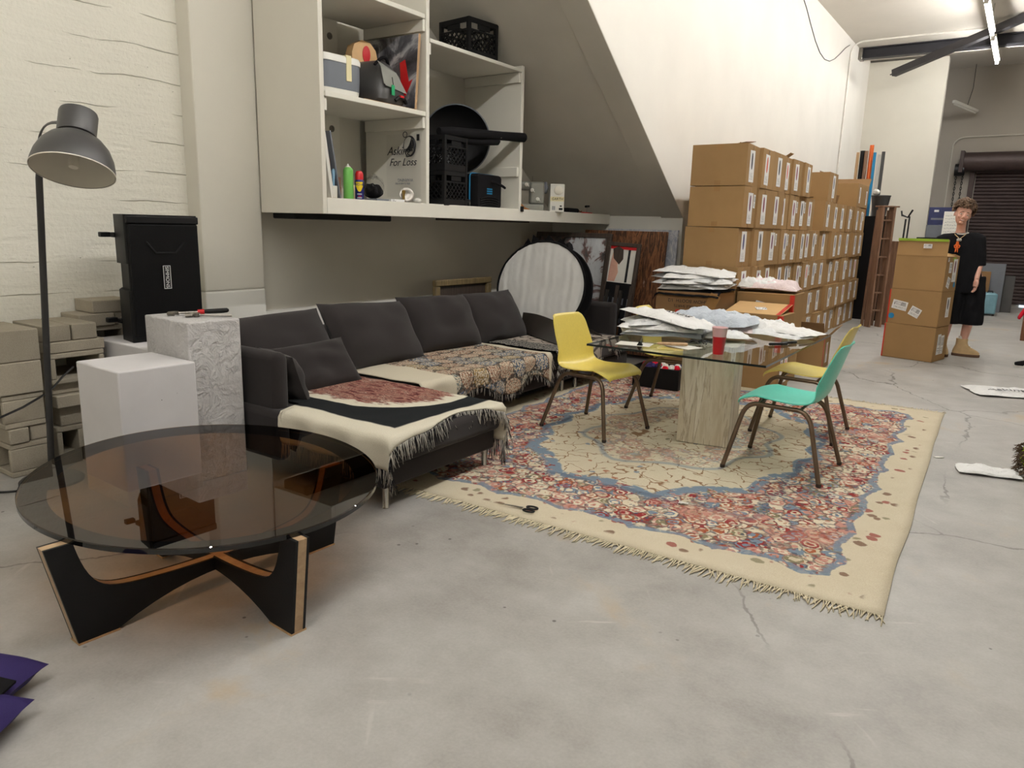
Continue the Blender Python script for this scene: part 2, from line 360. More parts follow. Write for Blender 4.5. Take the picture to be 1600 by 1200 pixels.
# ---- rug
RHX, RHY = 1.52, 1.98
def rug_mat():
    s = Sh('persian_rug', .95, 0, .1); v = s.co(); x, y, z = s.xyz(v)
    nz = s.noise(v, 2.6, 4, .6)[1]; wv = s.vm('ADD', v, s.vm('MULTIPLY', s.vm('SUBTRACT', nz, (.5, .5, .5)), (.10, .10, 0)))
    wx, wy, wz = s.xyz(wv)
    ax, ay = s.math('ABSOLUTE', x), s.math('ABSOLUTE', y)
    e = s.math('MINIMUM', s.math('SUBTRACT', RHX, ax), s.math('SUBTRACT', RHY, ay))
    # scalloped distance to the edge
    sc = s.math('ADD', s.math('MULTIPLY', s.math('ABSOLUTE', s.math('SINE', s.math('MULTIPLY', wx, 8.))), .05), s.math('MULTIPLY', s.math('ABSOLUTE', s.math('SINE', s.math('MULTIPLY', wy, 8.))), .05))
    sc2 = s.math('MULTIPLY', s.noise(v, 7, 4)[0], .10)
    ed = s.math('ADD', s.math('SUBTRACT', e, sc), s.math('SUBTRACT', sc2, .0))
    # oval field
    q = s.math('ADD', s.math('POWER', s.math('DIVIDE', s.math('ABSOLUTE', wx), .90), 2.2), s.math('POWER', s.math('DIVIDE', s.math('ABSOLUTE', wy), 1.32), 2.2))
    ang = s.math('ARCTAN2', wy, wx)
    q = s.math('ADD', q, s.math('MULTIPLY', s.math('ABSOLUTE', s.math('SINE', s.math('MULTIPLY', ang, 7))), .17))
    ivory = C3(218, 207, 184); cream = C3(202, 189, 162)
    base = s.mix(s.noise(v, 5, 4)[0], ivory, cream)
    red, rust, pink, blue, olive, navy = C3(146, 54, 54), C3(164, 94, 64), C3(194, 142, 128), C3(122, 138, 154), C3(134, 126, 98), C3(70, 80, 102)
    wv2 = s.vm('ADD', v, s.vm('MULTIPLY', s.vm('SUBTRACT', s.noise(v, 14, 3)[1], (.5, .5, .5)), (.06, .06, 0)))
    # dense floral band: flowers with petals and dark outlines
    vn = s.vor(wv2, 14); cell = s.xyz(vn[1])[0]
    petals = s.ramp(cell, [(0, red), (.16, ivory), (.30, pink), (.45, rust), (.56, ivory), (.66, blue), (.76, red), (.86, olive), (.93, pink)], 'CONSTANT')
    ring = s.math('FRACT', s.math('MULTIPLY', vn[0], 2.6))
    fl = s.mix(s.sm(ring, .5, .56), petals, s.ramp(s.xyz(vn[1])[1], [(0, ivory), (.35, pink), (.55, cream), (.8, blue)], 'CONSTANT'))
    edge = s.vor(wv2, 14, 'DISTANCE_TO_EDGE')[0]
    fl = s.mix(s.math('MULTIPLY', s.sm(edge, .09, .04), .7), fl, C3(96, 84, 82))
    v2 = s.vor(wv2, 40); small = s.ramp(s.xyz(v2[1])[0], [(0, red), (.2, ivory), (.42, navy), (.55, rust), (.7, pink), (.85, ivory)], 'CONSTANT')
    fl = s.mix(s.math('MULTIPLY', s.sm(v2[0], .42, .36), .68), fl, small)
    big = s.noise(v, 1.9, 3)[0]
    fl = s.mix(s.math('MULTIPLY', s.sm(big, .55, .66), .5), fl, s.mix(s.sm(v2[0], .3, .5), rust, pink))
    # field vines and sprigs
    vine = s.vor(s.vm('ADD', v, s.vm('MULTIPLY', s.vm('SUBTRACT', s.noise(v, 6, 3)[1], (.5, .5, .5)), (.22, .22, 0))), 7.5, 'DISTANCE_TO_EDGE')[0]
    field = s.mix(s.math('MULTIPLY', s.sm(vine, .035, .018), s.sm(s.noise(v, 9, 2)[0], .40, .46)), base, C3(146, 114, 86))
    sp = s.vor(wv2, 11); on = s.math('MULTIPLY', s.sm(sp[0], .27, .22), s.sm(s.xyz(sp[1])[2], .50, .52))
    field = s.mix(s.math('MULTIPLY', on, .8), field, s.ramp(s.xyz(sp[1])[0], [(0, rust), (.3, blue), (.55, olive), (.7, red), (.85, blue)], 'CONSTANT'))
    # medallion in the middle: a wreath of blossoms
    md = s.math('SQRT', s.math('ADD', s.math('POWER', s.math('DIVIDE', wx, .62), 2), s.math('POWER', s.math('DIVIDE', wy, .80), 2)))
    md = s.math('ADD', md, s.math('MULTIPLY', s.math('SINE', s.math('MULTIPLY', ang, 8)), .07))
    wreath = s.math('MULTIPLY', s.sm(md, .50, .54), s.sm(md, .98, .92))
    field = s.mix(s.math('MULTIPLY', wreath, s.sm(s.noise(v, 8, 3)[0], .40, .47)), field, s.mix(.35, fl, ivory))
    mr = s.math('MULTIPLY', s.sm(md, .95, .98), s.sm(md, 1.04, 1.0))
    field = s.mix(s.math('MULTIPLY', mr, .6), field, blue)
    infield = s.sm(q, 1.0, .97)
    col = s.mix(infield, fl, field)
    fb = s.math('MULTIPLY', s.sm(q, .93, .96), s.sm(q, 1.16, 1.08))
    col = s.mix(s.math('MULTIPLY', fb, s.sm(s.noise(v, 16, 3)[0], .38, .48)), col, blue)
    # outer ivory border with sprigs, blue edging
    outer = s.sm(ed, .205, .195)
    sp2 = s.vor(s.vm('MULTIPLY', wv2, (1, 1, 1)), 12); on2 = s.math('MULTIPLY', s.sm(sp2[0], .36, .26), s.sm(s.xyz(sp2[1])[2], .12, .14))
    on2 = s.math('MULTIPLY', on2, s.sm(e, .07, .10))
    ob = s.mix(s.math('MULTIPLY', on2, .8), base, s.ramp(s.xyz(sp2[1])[0], [(0, C3(110, 72, 56)), (.5, red), (.75, olive)], 'CONSTANT'))
    col = s.mix(outer, col, ob)
    bl = s.math('MULTIPLY', s.sm(ed, .195, .205), s.sm(ed, .255, .235))
    col = s.mix(s.math('MULTIPLY', s.math('MULTIPLY', bl, .85), s.sm(s.noise(v, 18, 3)[0], .36, .46)), col, blue)
    rl = s.math('MULTIPLY', s.sm(ed, .62, .64), s.sm(ed, .70, .68))
    col = s.mix(s.math('MULTIPLY', s.math('MULTIPLY', rl, .4), s.math('SUBTRACT', 1., infield)), col, navy)
    pile = s.noise(v, 420, 2)[0]
    col = s.mix(.28, col, s.ramp(pile, [(.35, .18), (.65, .85)]), 'OVERLAY')
    s.color(col).bump(s.math('ADD', pile, s.noise(v, 40, 3)[0]), .35, .006); return s.m
M['rug'] = rug_mat()
M['fringe_cream'] = fabric('cream_fringe', (216, 204, 176), 200)
M['fringe_dark'] = fabric('black_yarn', (38, 38, 42), 300)
M['fringe_light'] = fabric('light_yarn', (196, 190, 180), 300)

def throw_marble():
    # u along the chaise (0 back .. 1.6 front), v across, in metres
    s = Sh('woven_throw_marbled', .95, 0, .1); uv = s.co('UV'); x, y, z = s.xyz(uv)
    cream = s.mix(s.noise(uv, 160, 2)[0], C3(206, 198, 178), C3(232, 226, 208)); black = C3(34, 36, 38)
    n = s.math('MULTIPLY', s.math('SUBTRACT', s.noise(uv, 3, 3)[0], .5), .05)
    vv = s.math('ADD', y, n)
    dx = s.math('SUBTRACT', 1.10, x); dy = s.math('MINIMUM', s.math('SUBTRACT', vv, .30), s.math('SUBTRACT', 1.42, vv))
    inner = s.math('MINIMUM', dx, dy)
    col = s.mix(s.sm(inner, -.01, .01), cream, black)
    cx = s.math('DIVIDE', s.math('SUBTRACT', x, .30), .66); cy = s.math('DIVIDE', s.math('SUBTRACT', vv, .98), .50)
    d = s.math('ADD', s.math('POWER', s.math('ABSOLUTE', cx), 2.6), s.math('POWER', s.math('ABSOLUTE', cy), 2.2))
    col = s.mix(s.sm(d, 1.0, .96), col, cream)
    w = s.noise(s.vm('MULTIPLY', uv, (1.0, 2.2, 1)), 4.6, 7, .66, 2.6)[0]
    mar = s.ramp(w, [(.34, C3(78, 38, 40)), (.44, C3(120, 70, 66)), (.50, C3(178, 134, 118)), (.535, C3(84, 40, 42)), (.60, C3(196, 160, 142)), (.64, C3(92, 46, 46)), (.7, C3(222, 212, 196))])
    m = s.math('MULTIPLY', s.sm(s.math('ADD', d, s.math('MULTIPLY', s.noise(s.vm('MULTIPLY', uv, (1, 3, 1)), 9, 4)[0], .9)), 1.16, 1.02), s.sm(x, 1.02, .86))
    col = s.mix(m, col, mar)
    s.color(col).bump(s.noise(uv, 260, 2)[0], .6, .004); return s.m
M['throw_marble'] = throw_marble()
def throw_paisley():
    s = Sh('woven_throw_paisley', .95, 0, .1); uv = s.co('UV'); x, y, z = s.xyz(uv)
    cream = s.mix(s.noise(uv, 160, 2)[0], C3(198, 188, 166), C3(226, 218, 198))
    # rows of round paisley medallions, 0.19 m pitch, alternate rows shifted
    p = 6.2
    row = s.math('FLOOR', s.math('MULTIPLY', x, p * 1.12)); fx = s.math('SUBTRACT', s.math('FRACT', s.math('MULTIPLY', x, p * 1.12)), .5)
    yy = s.math('ADD', s.math('MULTIPLY', y, p), s.math('MULTIPLY', row, .5)); cellv = s.math('FLOOR', yy); fy = s.math('SUBTRACT', s.math('FRACT', yy), .5)
    r = s.math('SQRT', s.math('ADD', s.math('POWER', fx, 2), s.math('POWER', fy, 2)))
    wn = s.node('ShaderNodeTexWhiteNoise', noise_dimensions='2D'); s.put(wn.inputs[0], s.comb(row, cellv)); rv = wn.outputs[0]
    tone = s.ramp(rv, [(0, C3(150, 104, 84)), (.22, C3(88, 112, 140)), (.42, C3(186, 150, 128)), (.58, C3(120, 130, 128)), (.74, C3(160, 132, 84)), (.88, C3(76, 96, 124))], 'CONSTANT')
    tone = s.mix(s.sm(s.noise(uv, 60, 3)[0], .42, .55), tone, C3(206, 192, 170))
    rings = s.math('ABSOLUTE', s.math('SINE', s.math('MULTIPLY', r, 26)))
    ang = s.math('ARCTAN2', fy, fx); spokes = s.math('ABSOLUTE', s.math('SINE', s.math('MULTIPLY', ang, 6)))
    ink = s.math('MAXIMUM', s.sm(rings, .34, .2), s.math('MULTIPLY', s.sm(spokes, .3, .15), s.sm(r, .10, .16)))
    ink = s.math('MAXIMUM', ink, s.sm(r, .47, .50))
    ink = s.math('MULTIPLY', ink, s.sm(s.noise(uv, 45, 3)[0], .36, .5))
    pat = s.mix(s.math('MULTIPLY', ink, .85), tone, C3(42, 40, 42))
    inn = s.math('MULTIPLY', s.sm(y, .34, .35), s.sm(y, 1.56, 1.55))
    col = s.mix(inn, cream, pat)
    s.color(col).bump(s.noise(uv, 260, 2)[0], .6, .004); return s.m
M['throw_paisley'] = throw_paisley()
def throw_line():
    s = Sh('woven_throw_lines', .95, 0, .1); uv = s.co('UV')
    base = s.mix(s.noise(uv, 4, 3)[0], C3(150, 140, 128), C3(200, 186, 174))
    e = s.vor(s.vm('ADD', uv, s.vm('MULTIPLY', s.noise(uv, 5, 3)[1], (.12, .12, 0))), 9, 'DISTANCE_TO_EDGE')[0]
    col = s.mix(s.math('MULTIPLY', s.sm(e, .07, .03), .85), base, C3(46, 42, 44))
    x, y, z = s.xyz(uv)
    col = s.mix(s.sm(y, .30, .27), col, s.mix(s.sm(s.noise(uv, 60, 3)[0], .45, .55), C3(40, 40, 44), C3(150, 146, 138)))
    s.color(col).bump(s.noise(uv, 260, 2)[0], .6, .004); return s.m
M['throw_line'] = throw_line()

def art(name, stops, scale, dist, stretch=(1, 1, 1), detail=6):
    s = Sh(name, .5); v = s.vm('MULTIPLY', s.co(), stretch)
    n = s.noise(v, scale, detail, .6, dist)[0]
    s.color(s.ramp(n, stops)); return s.m
M['art_dark'] = art('ink_landscape', [(.34, C3(30, 30, 34)), (.43, C3(90, 86, 84)), (.48, C3(120, 88, 84)), (.52, C3(196, 198, 200)), (.7, C3(214, 216, 218))], 2.6, 1.6, (1, 1, 1.3))
M['art_swirl'] = art('brown_swirl', [(.3, C3(22, 16, 14)), (.42, C3(92, 52, 30)), (.5, C3(146, 98, 62)), (.56, C3(52, 32, 24)), (.66, C3(120, 76, 46)), (.75, C3(200, 186, 176))], 5, 1.4, (3.2, 1, .5))
M['art_pale'] = art('pale_blue_paint', [(.3, C3(150, 160, 184)), (.48, C3(214, 216, 220)), (.56, C3(176, 182, 196)), (.7, C3(234, 234, 232))], 6, 1.5, (2, 1, .8))
M['art_white'] = art('whitish_paint', [(.3, C3(206, 208, 210)), (.5, C3(238, 238, 234)), (.62, C3(214, 210, 204)), (.7, C3(240, 240, 238))], 6, 1.2, (2, 1, 1))
M['art_grey'] = art('airbrushed_grey', [(.32, C3(36, 36, 42)), (.46, C3(92, 92, 98)), (.54, C3(168, 168, 172)), (.62, C3(206, 206, 206)), (.72, C3(110, 110, 116))], 3.4, 1.2)

# ------------------------------------------------------------------ geometry helpers
class G:
    def __init__(s): s.v = []; s.f = []; s.mi = []; s.uv = {}
    def add(s, vs, fs, m=0, T=None, uvs=None):
        o = len(s.v)
        s.v += [(T @ Vector(p)) if T else Vector(p) for p in vs]
        for k, f in enumerate(fs):
            if uvs: s.uv[len(s.f)] = [uvs[i] for i in f]
            s.f.append([i + o for i in f]); s.mi.append(m)
        return s
    def box(s, c, d, m=0, rot=None, taper=1.):
        x, y, z = (q / 2 for q in d)
        vs = [(-x, -y, -z), (x, -y, -z), (x, y, -z), (-x, y, -z), (-x * taper, -y * taper, z), (x * taper, -y * taper, z), (x * taper, y * taper, z), (-x * taper, y * taper, z)]
        fs = [(3, 2, 1, 0), (4, 5, 6, 7), (0, 1, 5, 4), (1, 2, 6, 5), (2, 3, 7, 6), (3, 0, 4, 7)]
        T = Matrix.Translation(c) @ (Euler(rot).to_matrix().to_4x4() if rot else Matrix())
        return s.add(vs, fs, m, T)
    def bb(s, x0, x1, y0, y1, z0, z1, m=0): return s.box(((x0 + x1) / 2, (y0 + y1) / 2, (z0 + z1) / 2), (x1 - x0, y1 - y0, z1 - z0), m)
    def tube(s, pts, r, n=8, m=0, closed=False, flat=None):
        pts = [Vector(p) for p in pts]; N = len(pts); rr = r if isinstance(r, (list, tuple)) else [r] * N
        vs = []; up = None
        for i, p in enumerate(pts):
            if closed: t = pts[(i + 1) % N] - pts[i - 1]
            else: t = pts[min(i + 1, N - 1)] - pts[max(i - 1, 0)]
            t.normalize()
            if up is None: up = t.orthogonal().normalized()
            else:
                up = up - t * up.dot(t)
                up = up.normalized() if up.length > 1e-6 else t.orthogonal().normalized()
            w = t.cross(up)
            for k in range(n):
                a = 2 * PI * k / n
                vs.append(p + up * math.cos(a) * rr[i] + w * math.sin(a) * rr[i] * (flat or 1))
        fs = []
        for i in range(N if closed else N - 1):
            j = (i + 1) % N
            for k in range(n):
                l = (k + 1) % n; fs.append((i * n + k, i * n + l, j * n + l, j * n + k))
        if not closed: fs += [tuple(reversed(range(n))), tuple((N - 1) * n + k for k in range(n))]
        return s.add(vs, fs, m)
    def lathe(s, prof, n=24, m=0, T=None, capb=True, capt=True):
        vs = []; fs = []
        for r, z in prof:
            for k in range(n): a = 2 * PI * k / n; vs.append((r * math.cos(a), r * math.sin(a), z))
        for i in range(len(prof) - 1):
            for k in range(n):
                l = (k + 1) % n; fs.append((i * n + k, i * n + l, (i + 1) * n + l, (i + 1) * n + k))
        if capb: fs.append(tuple(reversed(range(n))))
        if capt: fs.append(tuple((len(prof) - 1) * n + k for k in range(n)))
        return s.add(vs, fs, m, T)
    def loft(s, rings, m=0, cap=True):
        n = len(rings[0]); vs = [p for r in rings for p in r]; fs = []
        for i in range(len(rings) - 1):
            for k in range(n):
                l = (k + 1) % n; fs.append((i * n + k, i * n + l, (i + 1) * n + l, (i + 1) * n + k))
        if cap: fs += [tuple(reversed(range(n))), tuple((len(rings) - 1) * n + k for k in range(n))]
        return s.add(vs, fs, m)
    def prism(s, poly, h, m=0, T=None, mside=None):
        n = len(poly); vs = [(x, y, -h / 2) for x, y in poly] + [(x, y, h / 2) for x, y in poly]
        s.add(vs, [tuple(reversed(range(n))), tuple(range(n, 2 * n))], m, T)
        return s.add(vs, [(i, (i + 1) % n, n + (i + 1) % n, n + i) for i in range(n)], m if mside is None else mside, T)
    def grid(s, fn, nu, nv, m=0, thick=0., uvf=None):
        P = [[Vector(fn(i / nu, j / nv)) for j in range(nv + 1)] for i in range(nu + 1)]
        vs = [p for r in P for p in r]; W = nv + 1; uvs = None
        if uvf: uvs = [uvf(i / nu, j / nv) for i in range(nu + 1) for j in range(nv + 1)]
        fs = [(i * W + j, (i + 1) * W + j, (i + 1) * W + j + 1, i * W + j + 1) for i in range(nu) for j in range(nv)]
        if thick:
            o = len(vs); nor = []
            for i in range(nu + 1):
                for j in range(nv + 1):
                    a = P[min(i + 1, nu)][j] - P[max(i - 1, 0)][j]; b = P[i][min(j + 1, nv)] - P[i][max(j - 1, 0)]
                    q = a.cross(b); nor.append(q.normalized() if q.length > 1e-9 else Vector((0, 0, 1)))
            vs = vs + [p - q * thick for p, q in zip(vs[:o], nor)]
            if uvs: uvs = uvs + uvs
            fs = fs + [tuple(k + o for k in reversed(f)) for f in fs]
            ring = [i * W for i in range(nu + 1)] + [nu * W + j for j in range(1, nv + 1)] + [i * W + nv for i in range(nu - 1, -1, -1)] + [j for j in range(nv - 1, 0, -1)]
            L = len(ring)
            for k in range(L): a, b = ring[k], ring[(k + 1) % L]; fs.append((b, a, a + o, b + o))
        return s.add(vs, fs, m, None, uvs)
    def mesh(s, name, mats, smooth=True):
        me = bpy.data.meshes.new(name); me.from_pydata([tuple(v) for v in s.v], [], s.f)
        for m in (mats if isinstance(mats, (list, tuple)) else [mats]): me.materials.append(M[m] if isinstance(m, str) else m)
        me.polygons.foreach_set('material_index', s.mi)
        if s.uv:
            l = me.uv_layers.new(name='UVMap')
            for pi, p in enumerate(me.polygons):
                if pi in s.uv:
                    for li, c in zip(p.loop_indices, s.uv[pi]): l.data[li].uv = c
        if smooth: me.polygons.foreach_set('use_smooth', [True] * len(me.polygons))
        me.validate(); me.update(); return me
    def ob(s, name, mats, parent=None, bevel=0, sub=0, smooth=True, seg=2, auto=40, kind=None, label=None, loc=None, rot=None):
        o = bpy.data.objects.new(name, s.mesh(name, mats, smooth)); COL.objects.link(o)
        if parent: o.parent = parent
        if loc: o.location = loc
        if rot: o.rotation_euler = rot
        if bevel:
            b = o.modifiers.new('Bevel', 'BEVEL'); b.width = bevel; b.segments = seg; b.limit_method = 'ANGLE'; b.angle_limit = R(38)
        if sub: q = o.modifiers.new('Sub', 'SUBSURF'); q.levels = sub; q.render_levels = sub
        if smooth and not sub and auto:
            for p in o.data.polygons: pass
            try:
                bm = bmesh.new(); bm.from_mesh(o.data)
                for e in bm.edges:
                    if len(e.link_faces) == 2 and e.calc_face_angle(0) > R(auto): e.smooth = False
                bm.to_mesh(o.data); bm.free()
            except Exception: pass
        if kind: o['kind'] = kind
        if label: o['label'] = label
        return o
def tag(o, label, cat, group=None):
    o['label'] = label; o['category'] = cat
    if group: o['group'] = group
    return o
def thing(name, label, cat, loc=(0, 0, 0), rz=0., group=None, rot=None):
    o = bpy.data.objects.new(name, None); COL.objects.link(o); o.empty_display_size = .1
    o.location = loc; o.rotation_euler = rot or (0, 0, rz)
    return tag(o, label, cat, group)
def solo(g, name, mats, label, cat, loc=(0, 0, 0), rot=(0, 0, 0), group=None, **kw):
    o = g.ob(name, mats, **kw); o.location = loc; o.rotation_euler = rot
    return tag(o, label, cat, group)
def structure(g, name, mat, **kw):
    kw.setdefault('smooth', False)
    o = g.ob(name, mat, **kw); o['kind'] = 'structure'; return o
def copy_tree(o, parent=None):
    c = o.copy(); COL.objects.link(c)
    if parent: c.parent = parent
    for ch in [q for q in bpy.data.objects if q.parent == o]: copy_tree(ch, c)
    return c
def bez(p0, p1, p2, n=8):
    p0, p1, p2 = Vector(p0), Vector(p1), Vector(p2)
    return [(1 - t) ** 2 * p0 + 2 * t * (1 - t) * p1 + t * t * p2 for t in (i / n for i in range(n + 1))]
def text_mesh(name, txt, size, mat, parent=None, loc=(0, 0, 0), rot=(0, 0, 0), ext=.0006, align='CENTER', shear=0., label=None):
    cu = bpy.data.curves.new(name, 'FONT'); cu.body = txt; cu.size = size; cu.extrude = ext; cu.align_x = align; cu.align_y = 'CENTER'; cu.shear = shear
    tmp = bpy.data.objects.new('tmp', cu); COL.objects.link(tmp)
    bpy.context.view_layer.update()
    me = bpy.data.meshes.new_from_object(tmp.evaluated_get(bpy.context.evaluated_depsgraph_get()))
    bpy.data.objects.remove(tmp); bpy.data.curves.remove(cu)
    me.name = name; me.materials.clear(); me.materials.append(M[mat])
    o = bpy.data.objects.new(name, me); COL.objects.link(o); o.location = loc; o.rotation_euler = rot
    if parent: o.parent = parent
    if label: o['label'] = label
    return o
def baked(o):
    """replace an object's modifiers by their result"""
    bpy.context.view_layer.update()
    me = bpy.data.meshes.new_from_object(o.evaluated_get(bpy.context.evaluated_depsgraph_get()))
    o.modifiers.clear(); old = o.data; o.data = me; me.name = o.name
    return o
def nz(x, y=0., z=0., k=1.): return noise.noise(Vector((x * k, y * k, z * k)))
ORD = ['first', 'second', 'third', 'fourth', 'fifth', 'sixth', 'seventh', 'eighth', 'ninth', 'tenth', 'eleventh', 'twelfth', 'thirteenth', 'fourteenth']
# ------------------------------------------------------------------ camera
def setup_camera():
    # world axes seen from the camera (x right, y down, z forward)
    right, down, fwd = Vector((.82426, .56632, .0)), Vector((0, 0, 0)), Vector((0, 0, 0))
    cam = bpy.data.cameras.new('camera'); o = bpy.data.objects.new('camera', cam); COL.objects.link(o)
    F, S = 1150., .026
    d1 = Vector((805, -225, F)).normalized(); hd = Vector((1, S, 0))
    dn = d1.cross(hd).normalized()
    if dn.y < 0: dn = -dn
    Y = d1; Z = -dn; X = Y.cross(Z)
    rt = Vector((X.x, Y.x, Z.x)); dw = Vector((X.y, Y.y, Z.y)); fw = Vector((X.z, Y.z, Z.z))
    m = Matrix((rt, -dw, -fw)).transposed().to_4x4(); m.translation = (0, 0, 1.42)
    o.matrix_world = m
    cam.sensor_width = 36; cam.lens = F / 1600 * 36; cam.clip_start = .05; cam.clip_end = 100
    scn.camera = o
setup_camera()

# ------------------------------------------------------------------ the room
XW, XL, XA, XP = -3.2, -4.95, -4.90, -4.80          # main wall, left wall, alcove wall, pillar face
CEIL = 4.98
structure(G().bb(-5.2, 7, -4, 21, -.1, 0), 'floor', 'floor')
structure(G().bb(-5.2, 7, -4, 21, CEIL, CEIL + .1), 'ceiling', 'ceiling')
structure(G().bb(XL - .2, XL, -4, 3.40, 0, CEIL), 'wall_left', 'wall_board')
structure(G().bb(XL - .2, XP, 3.13, 3.64, .905, CEIL), 'trim_1', 'wall_beige', bevel=.012)     # concrete pillar
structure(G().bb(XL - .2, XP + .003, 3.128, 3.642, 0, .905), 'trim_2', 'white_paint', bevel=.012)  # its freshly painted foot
structure(G().bb(XA - .25, XA, 3.6, 8.3, .725, CEIL), 'wall_alcove', 'wall_beige')
structure(G().bb(XA - .25, XA + .03, 3.6, 8.3, 0, .725), 'lit_band_alcove', 'white_paint', bevel=.008)  # brighter strip put in for the light reaching the wall below the shelf's shadow
structure(G().bb(XA - .25, XW - .0, 8.02, 8.2, 0, 1.75), 'wall_end', 'white_paint')
# main wall with the sloping stair edge
def main_wall():
    g = G(); yz = [(8.02, 0), (17.66, 0), (17.66, CEIL), (3.22, CEIL), (8.02, 1.567)]
    T = Matrix(((0, 0, 1, XW - .1), (1, 0, 0, 0), (0, 1, 0, 0), (0, 0, 0, 1)))
    g.prism(yz, .2, 0, T); return structure(g, 'wall_main', 'wall_white')
main_wall()
def soffit():
    g = G(); p0, p1 = (3.20, 4.98), (8.04, 1.56)
    d = Vector((0, p1[0] - p0[0], p1[1] - p0[1])).normalized(); nrm = Vector((0, -d.z, d.y)) * -1
    n = Vector((0, d.z, -d.y)); n = n if n.z > 0 else -n
    a, b = Vector((0, *p0)), Vector((0, *p1))
    vs = [];
    for x in (XL - .2, XW - .001):
        for q in (a, b, b + n * .22, a + n * .22): vs.append(Vector((x, q.y, q.z)))
    g.add(vs, [(0, 1, 2, 3), (7, 6, 5, 4), (0, 4, 5, 1), (1, 5, 6, 2), (2, 6, 7, 3), (3, 7, 4, 0)])
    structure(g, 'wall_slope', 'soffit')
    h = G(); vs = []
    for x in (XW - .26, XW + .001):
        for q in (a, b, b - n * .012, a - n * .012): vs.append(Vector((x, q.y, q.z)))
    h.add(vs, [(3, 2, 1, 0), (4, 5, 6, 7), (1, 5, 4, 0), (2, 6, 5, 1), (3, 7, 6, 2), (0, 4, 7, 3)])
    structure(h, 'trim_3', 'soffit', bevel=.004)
soffit()
structure(G().bb(XW - .2, -1.76, 17.64, 17.85, 0, 4.93), 'wall_partition', 'wall_beige')
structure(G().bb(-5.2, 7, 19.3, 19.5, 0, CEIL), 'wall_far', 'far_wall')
structure(G().bb(7, 7.2, -4, 21, 0, CEIL), 'wall_right', 'wall_beige')
structure(G().bb(-5.2, 7, -4.2, -4, 0, CEIL), 'wall_behind', 'wall_beige')
structure(G().bb(XW - .2, 2.5, 16.62, 16.74, 4.80, CEIL), 'trim_4', 'ceiling')

# steel beam, its brace, the conduits
def beam():
    g = G(); x0, x1, y, z = XW + .06, 7.0, 16.5, 4.885
    for dz in (-.09, .09): g.bb(x0, x1, y - .09, y + .09, z + dz - .014, z + dz + .014)
    g.bb(x0, x1, y - .02, y + .02, z - .085, z + .085)
    o = solo(g, 'steel_beam', 'duct', 'dark painted steel beam crossing under the ceiling at the back', 'beam', bevel=.004)
    b = G().bb(XW + .0, XW + .07, y - .12, y + .12, z - .12, z + .12); b.ob('wall_bracket', 'steel', o, bevel=.006)
beam()
def brace():
    g = G(); a, b = Vector((-2.58, 16.30, 4.42)), Vector((-.42, 15.05, 4.93))
    # runs from its loose end up to the ceiling, clear of the beam
    g.tube([a, a + (b - a) * .03], .012, 8); g.tube([a + (b - a) * .03, b], .085, 4)
    solo(g, 'diagonal_brace', 'brace', 'grey steel brace slanting up across the dark beam', 'brace', bevel=.004)
brace()
def conduits():
    g = G(); x, y = XW + .02, 15.9
    pts = [(x, 15.55, .05), (x, 15.62, 4.72)] + bez((x, 15.62, 4.72), (x, 15.64, 4.90), (x + .18, 15.66, 4.93), 6) + [(-1.0, 15.7, 4.94)]
    g.tube(pts, .017, 8)
    solo(g, 'white_conduit', 'conduit', 'thin white conduit running up the wall corner and across the ceiling', 'conduit')
    g = G(); pts = [(XW + .006, 11.9 + i * .36, 4.85 - 1.05 * math.sin(PI * i / 10) ** 1.3 * .55 - (.25 if 0 else 0)) for i in range(11)]
    g.tube(pts, .006, 5)
    solo(g, 'sagging_wire', 'brace', 'thin wire sagging across the top of the white wall', 'wire')
conduits()
# hanging light fixtures: one row along the room
def light_fixture(y, lab, lit=True, x=-.92, z=4.62, rz=0., L=2.05):
    t = thing('tube_light', lab, 'light', (x, y, z), rz, 'bare tube lights in one row under the ceiling' if lit else None)
    G().bb(-.045, .045, -L / 2, L / 2, .035, .075).ob('housing', 'white_plastic', t, bevel=.006)
    g = G(); g.tube([(0, -L / 2 + .05, 0), (0, L / 2 - .05, 0)], .024, 12)
    g.ob('tube', 'tube_on' if lit else 'white_plastic', t)
    for s_ in (-1, 1): G().box((0, s_ * (L / 2 - .025), .004), (.06, .05, .06)).ob('end_cap', 'white_plastic', t, bevel=.006)
    for s_ in (-1, 1): G().tube([(0, s_ * L * .29, .075), (0, s_ * L * .29, CEIL - z)], .006, 6).ob('hanger', 'steel', t)
ys = [16.1, 13.75, 11.4, 9.05, 6.7, 4.35, 2.0, -.35, -2.7]
for i, y in enumerate(ys):
    if i == 0: lab = 'lit tube light hanging farthest away, beside the dark beam'
    elif i == 1: lab = 'lit tube light cut by the top edge of the photo'
    else: lab = 'lit tube light %s of the row counted from the far end, above the frame' % ORD[i]
    light_fixture(y, lab)
u = thing('tube_light', 'unlit white tube fixture hanging on a cord in the back room', 'light', (-1.45, 18.75, 4.12), R(55), rot=(0, R(9), R(60)))
G().box((0, 0, 0), (.80, .07, .06)).ob('housing', 'white_plastic', u, bevel=.01)
G().tube([(-.36, 0, -.045), (.36, 0, -.045)], .018, 8).ob('tube', 'white_plastic', u)
G().tube([(.05, 0, .03), (.10, 0, .40), (.02, .0, .86)], .006, 5).ob('cord', 'cable', u)

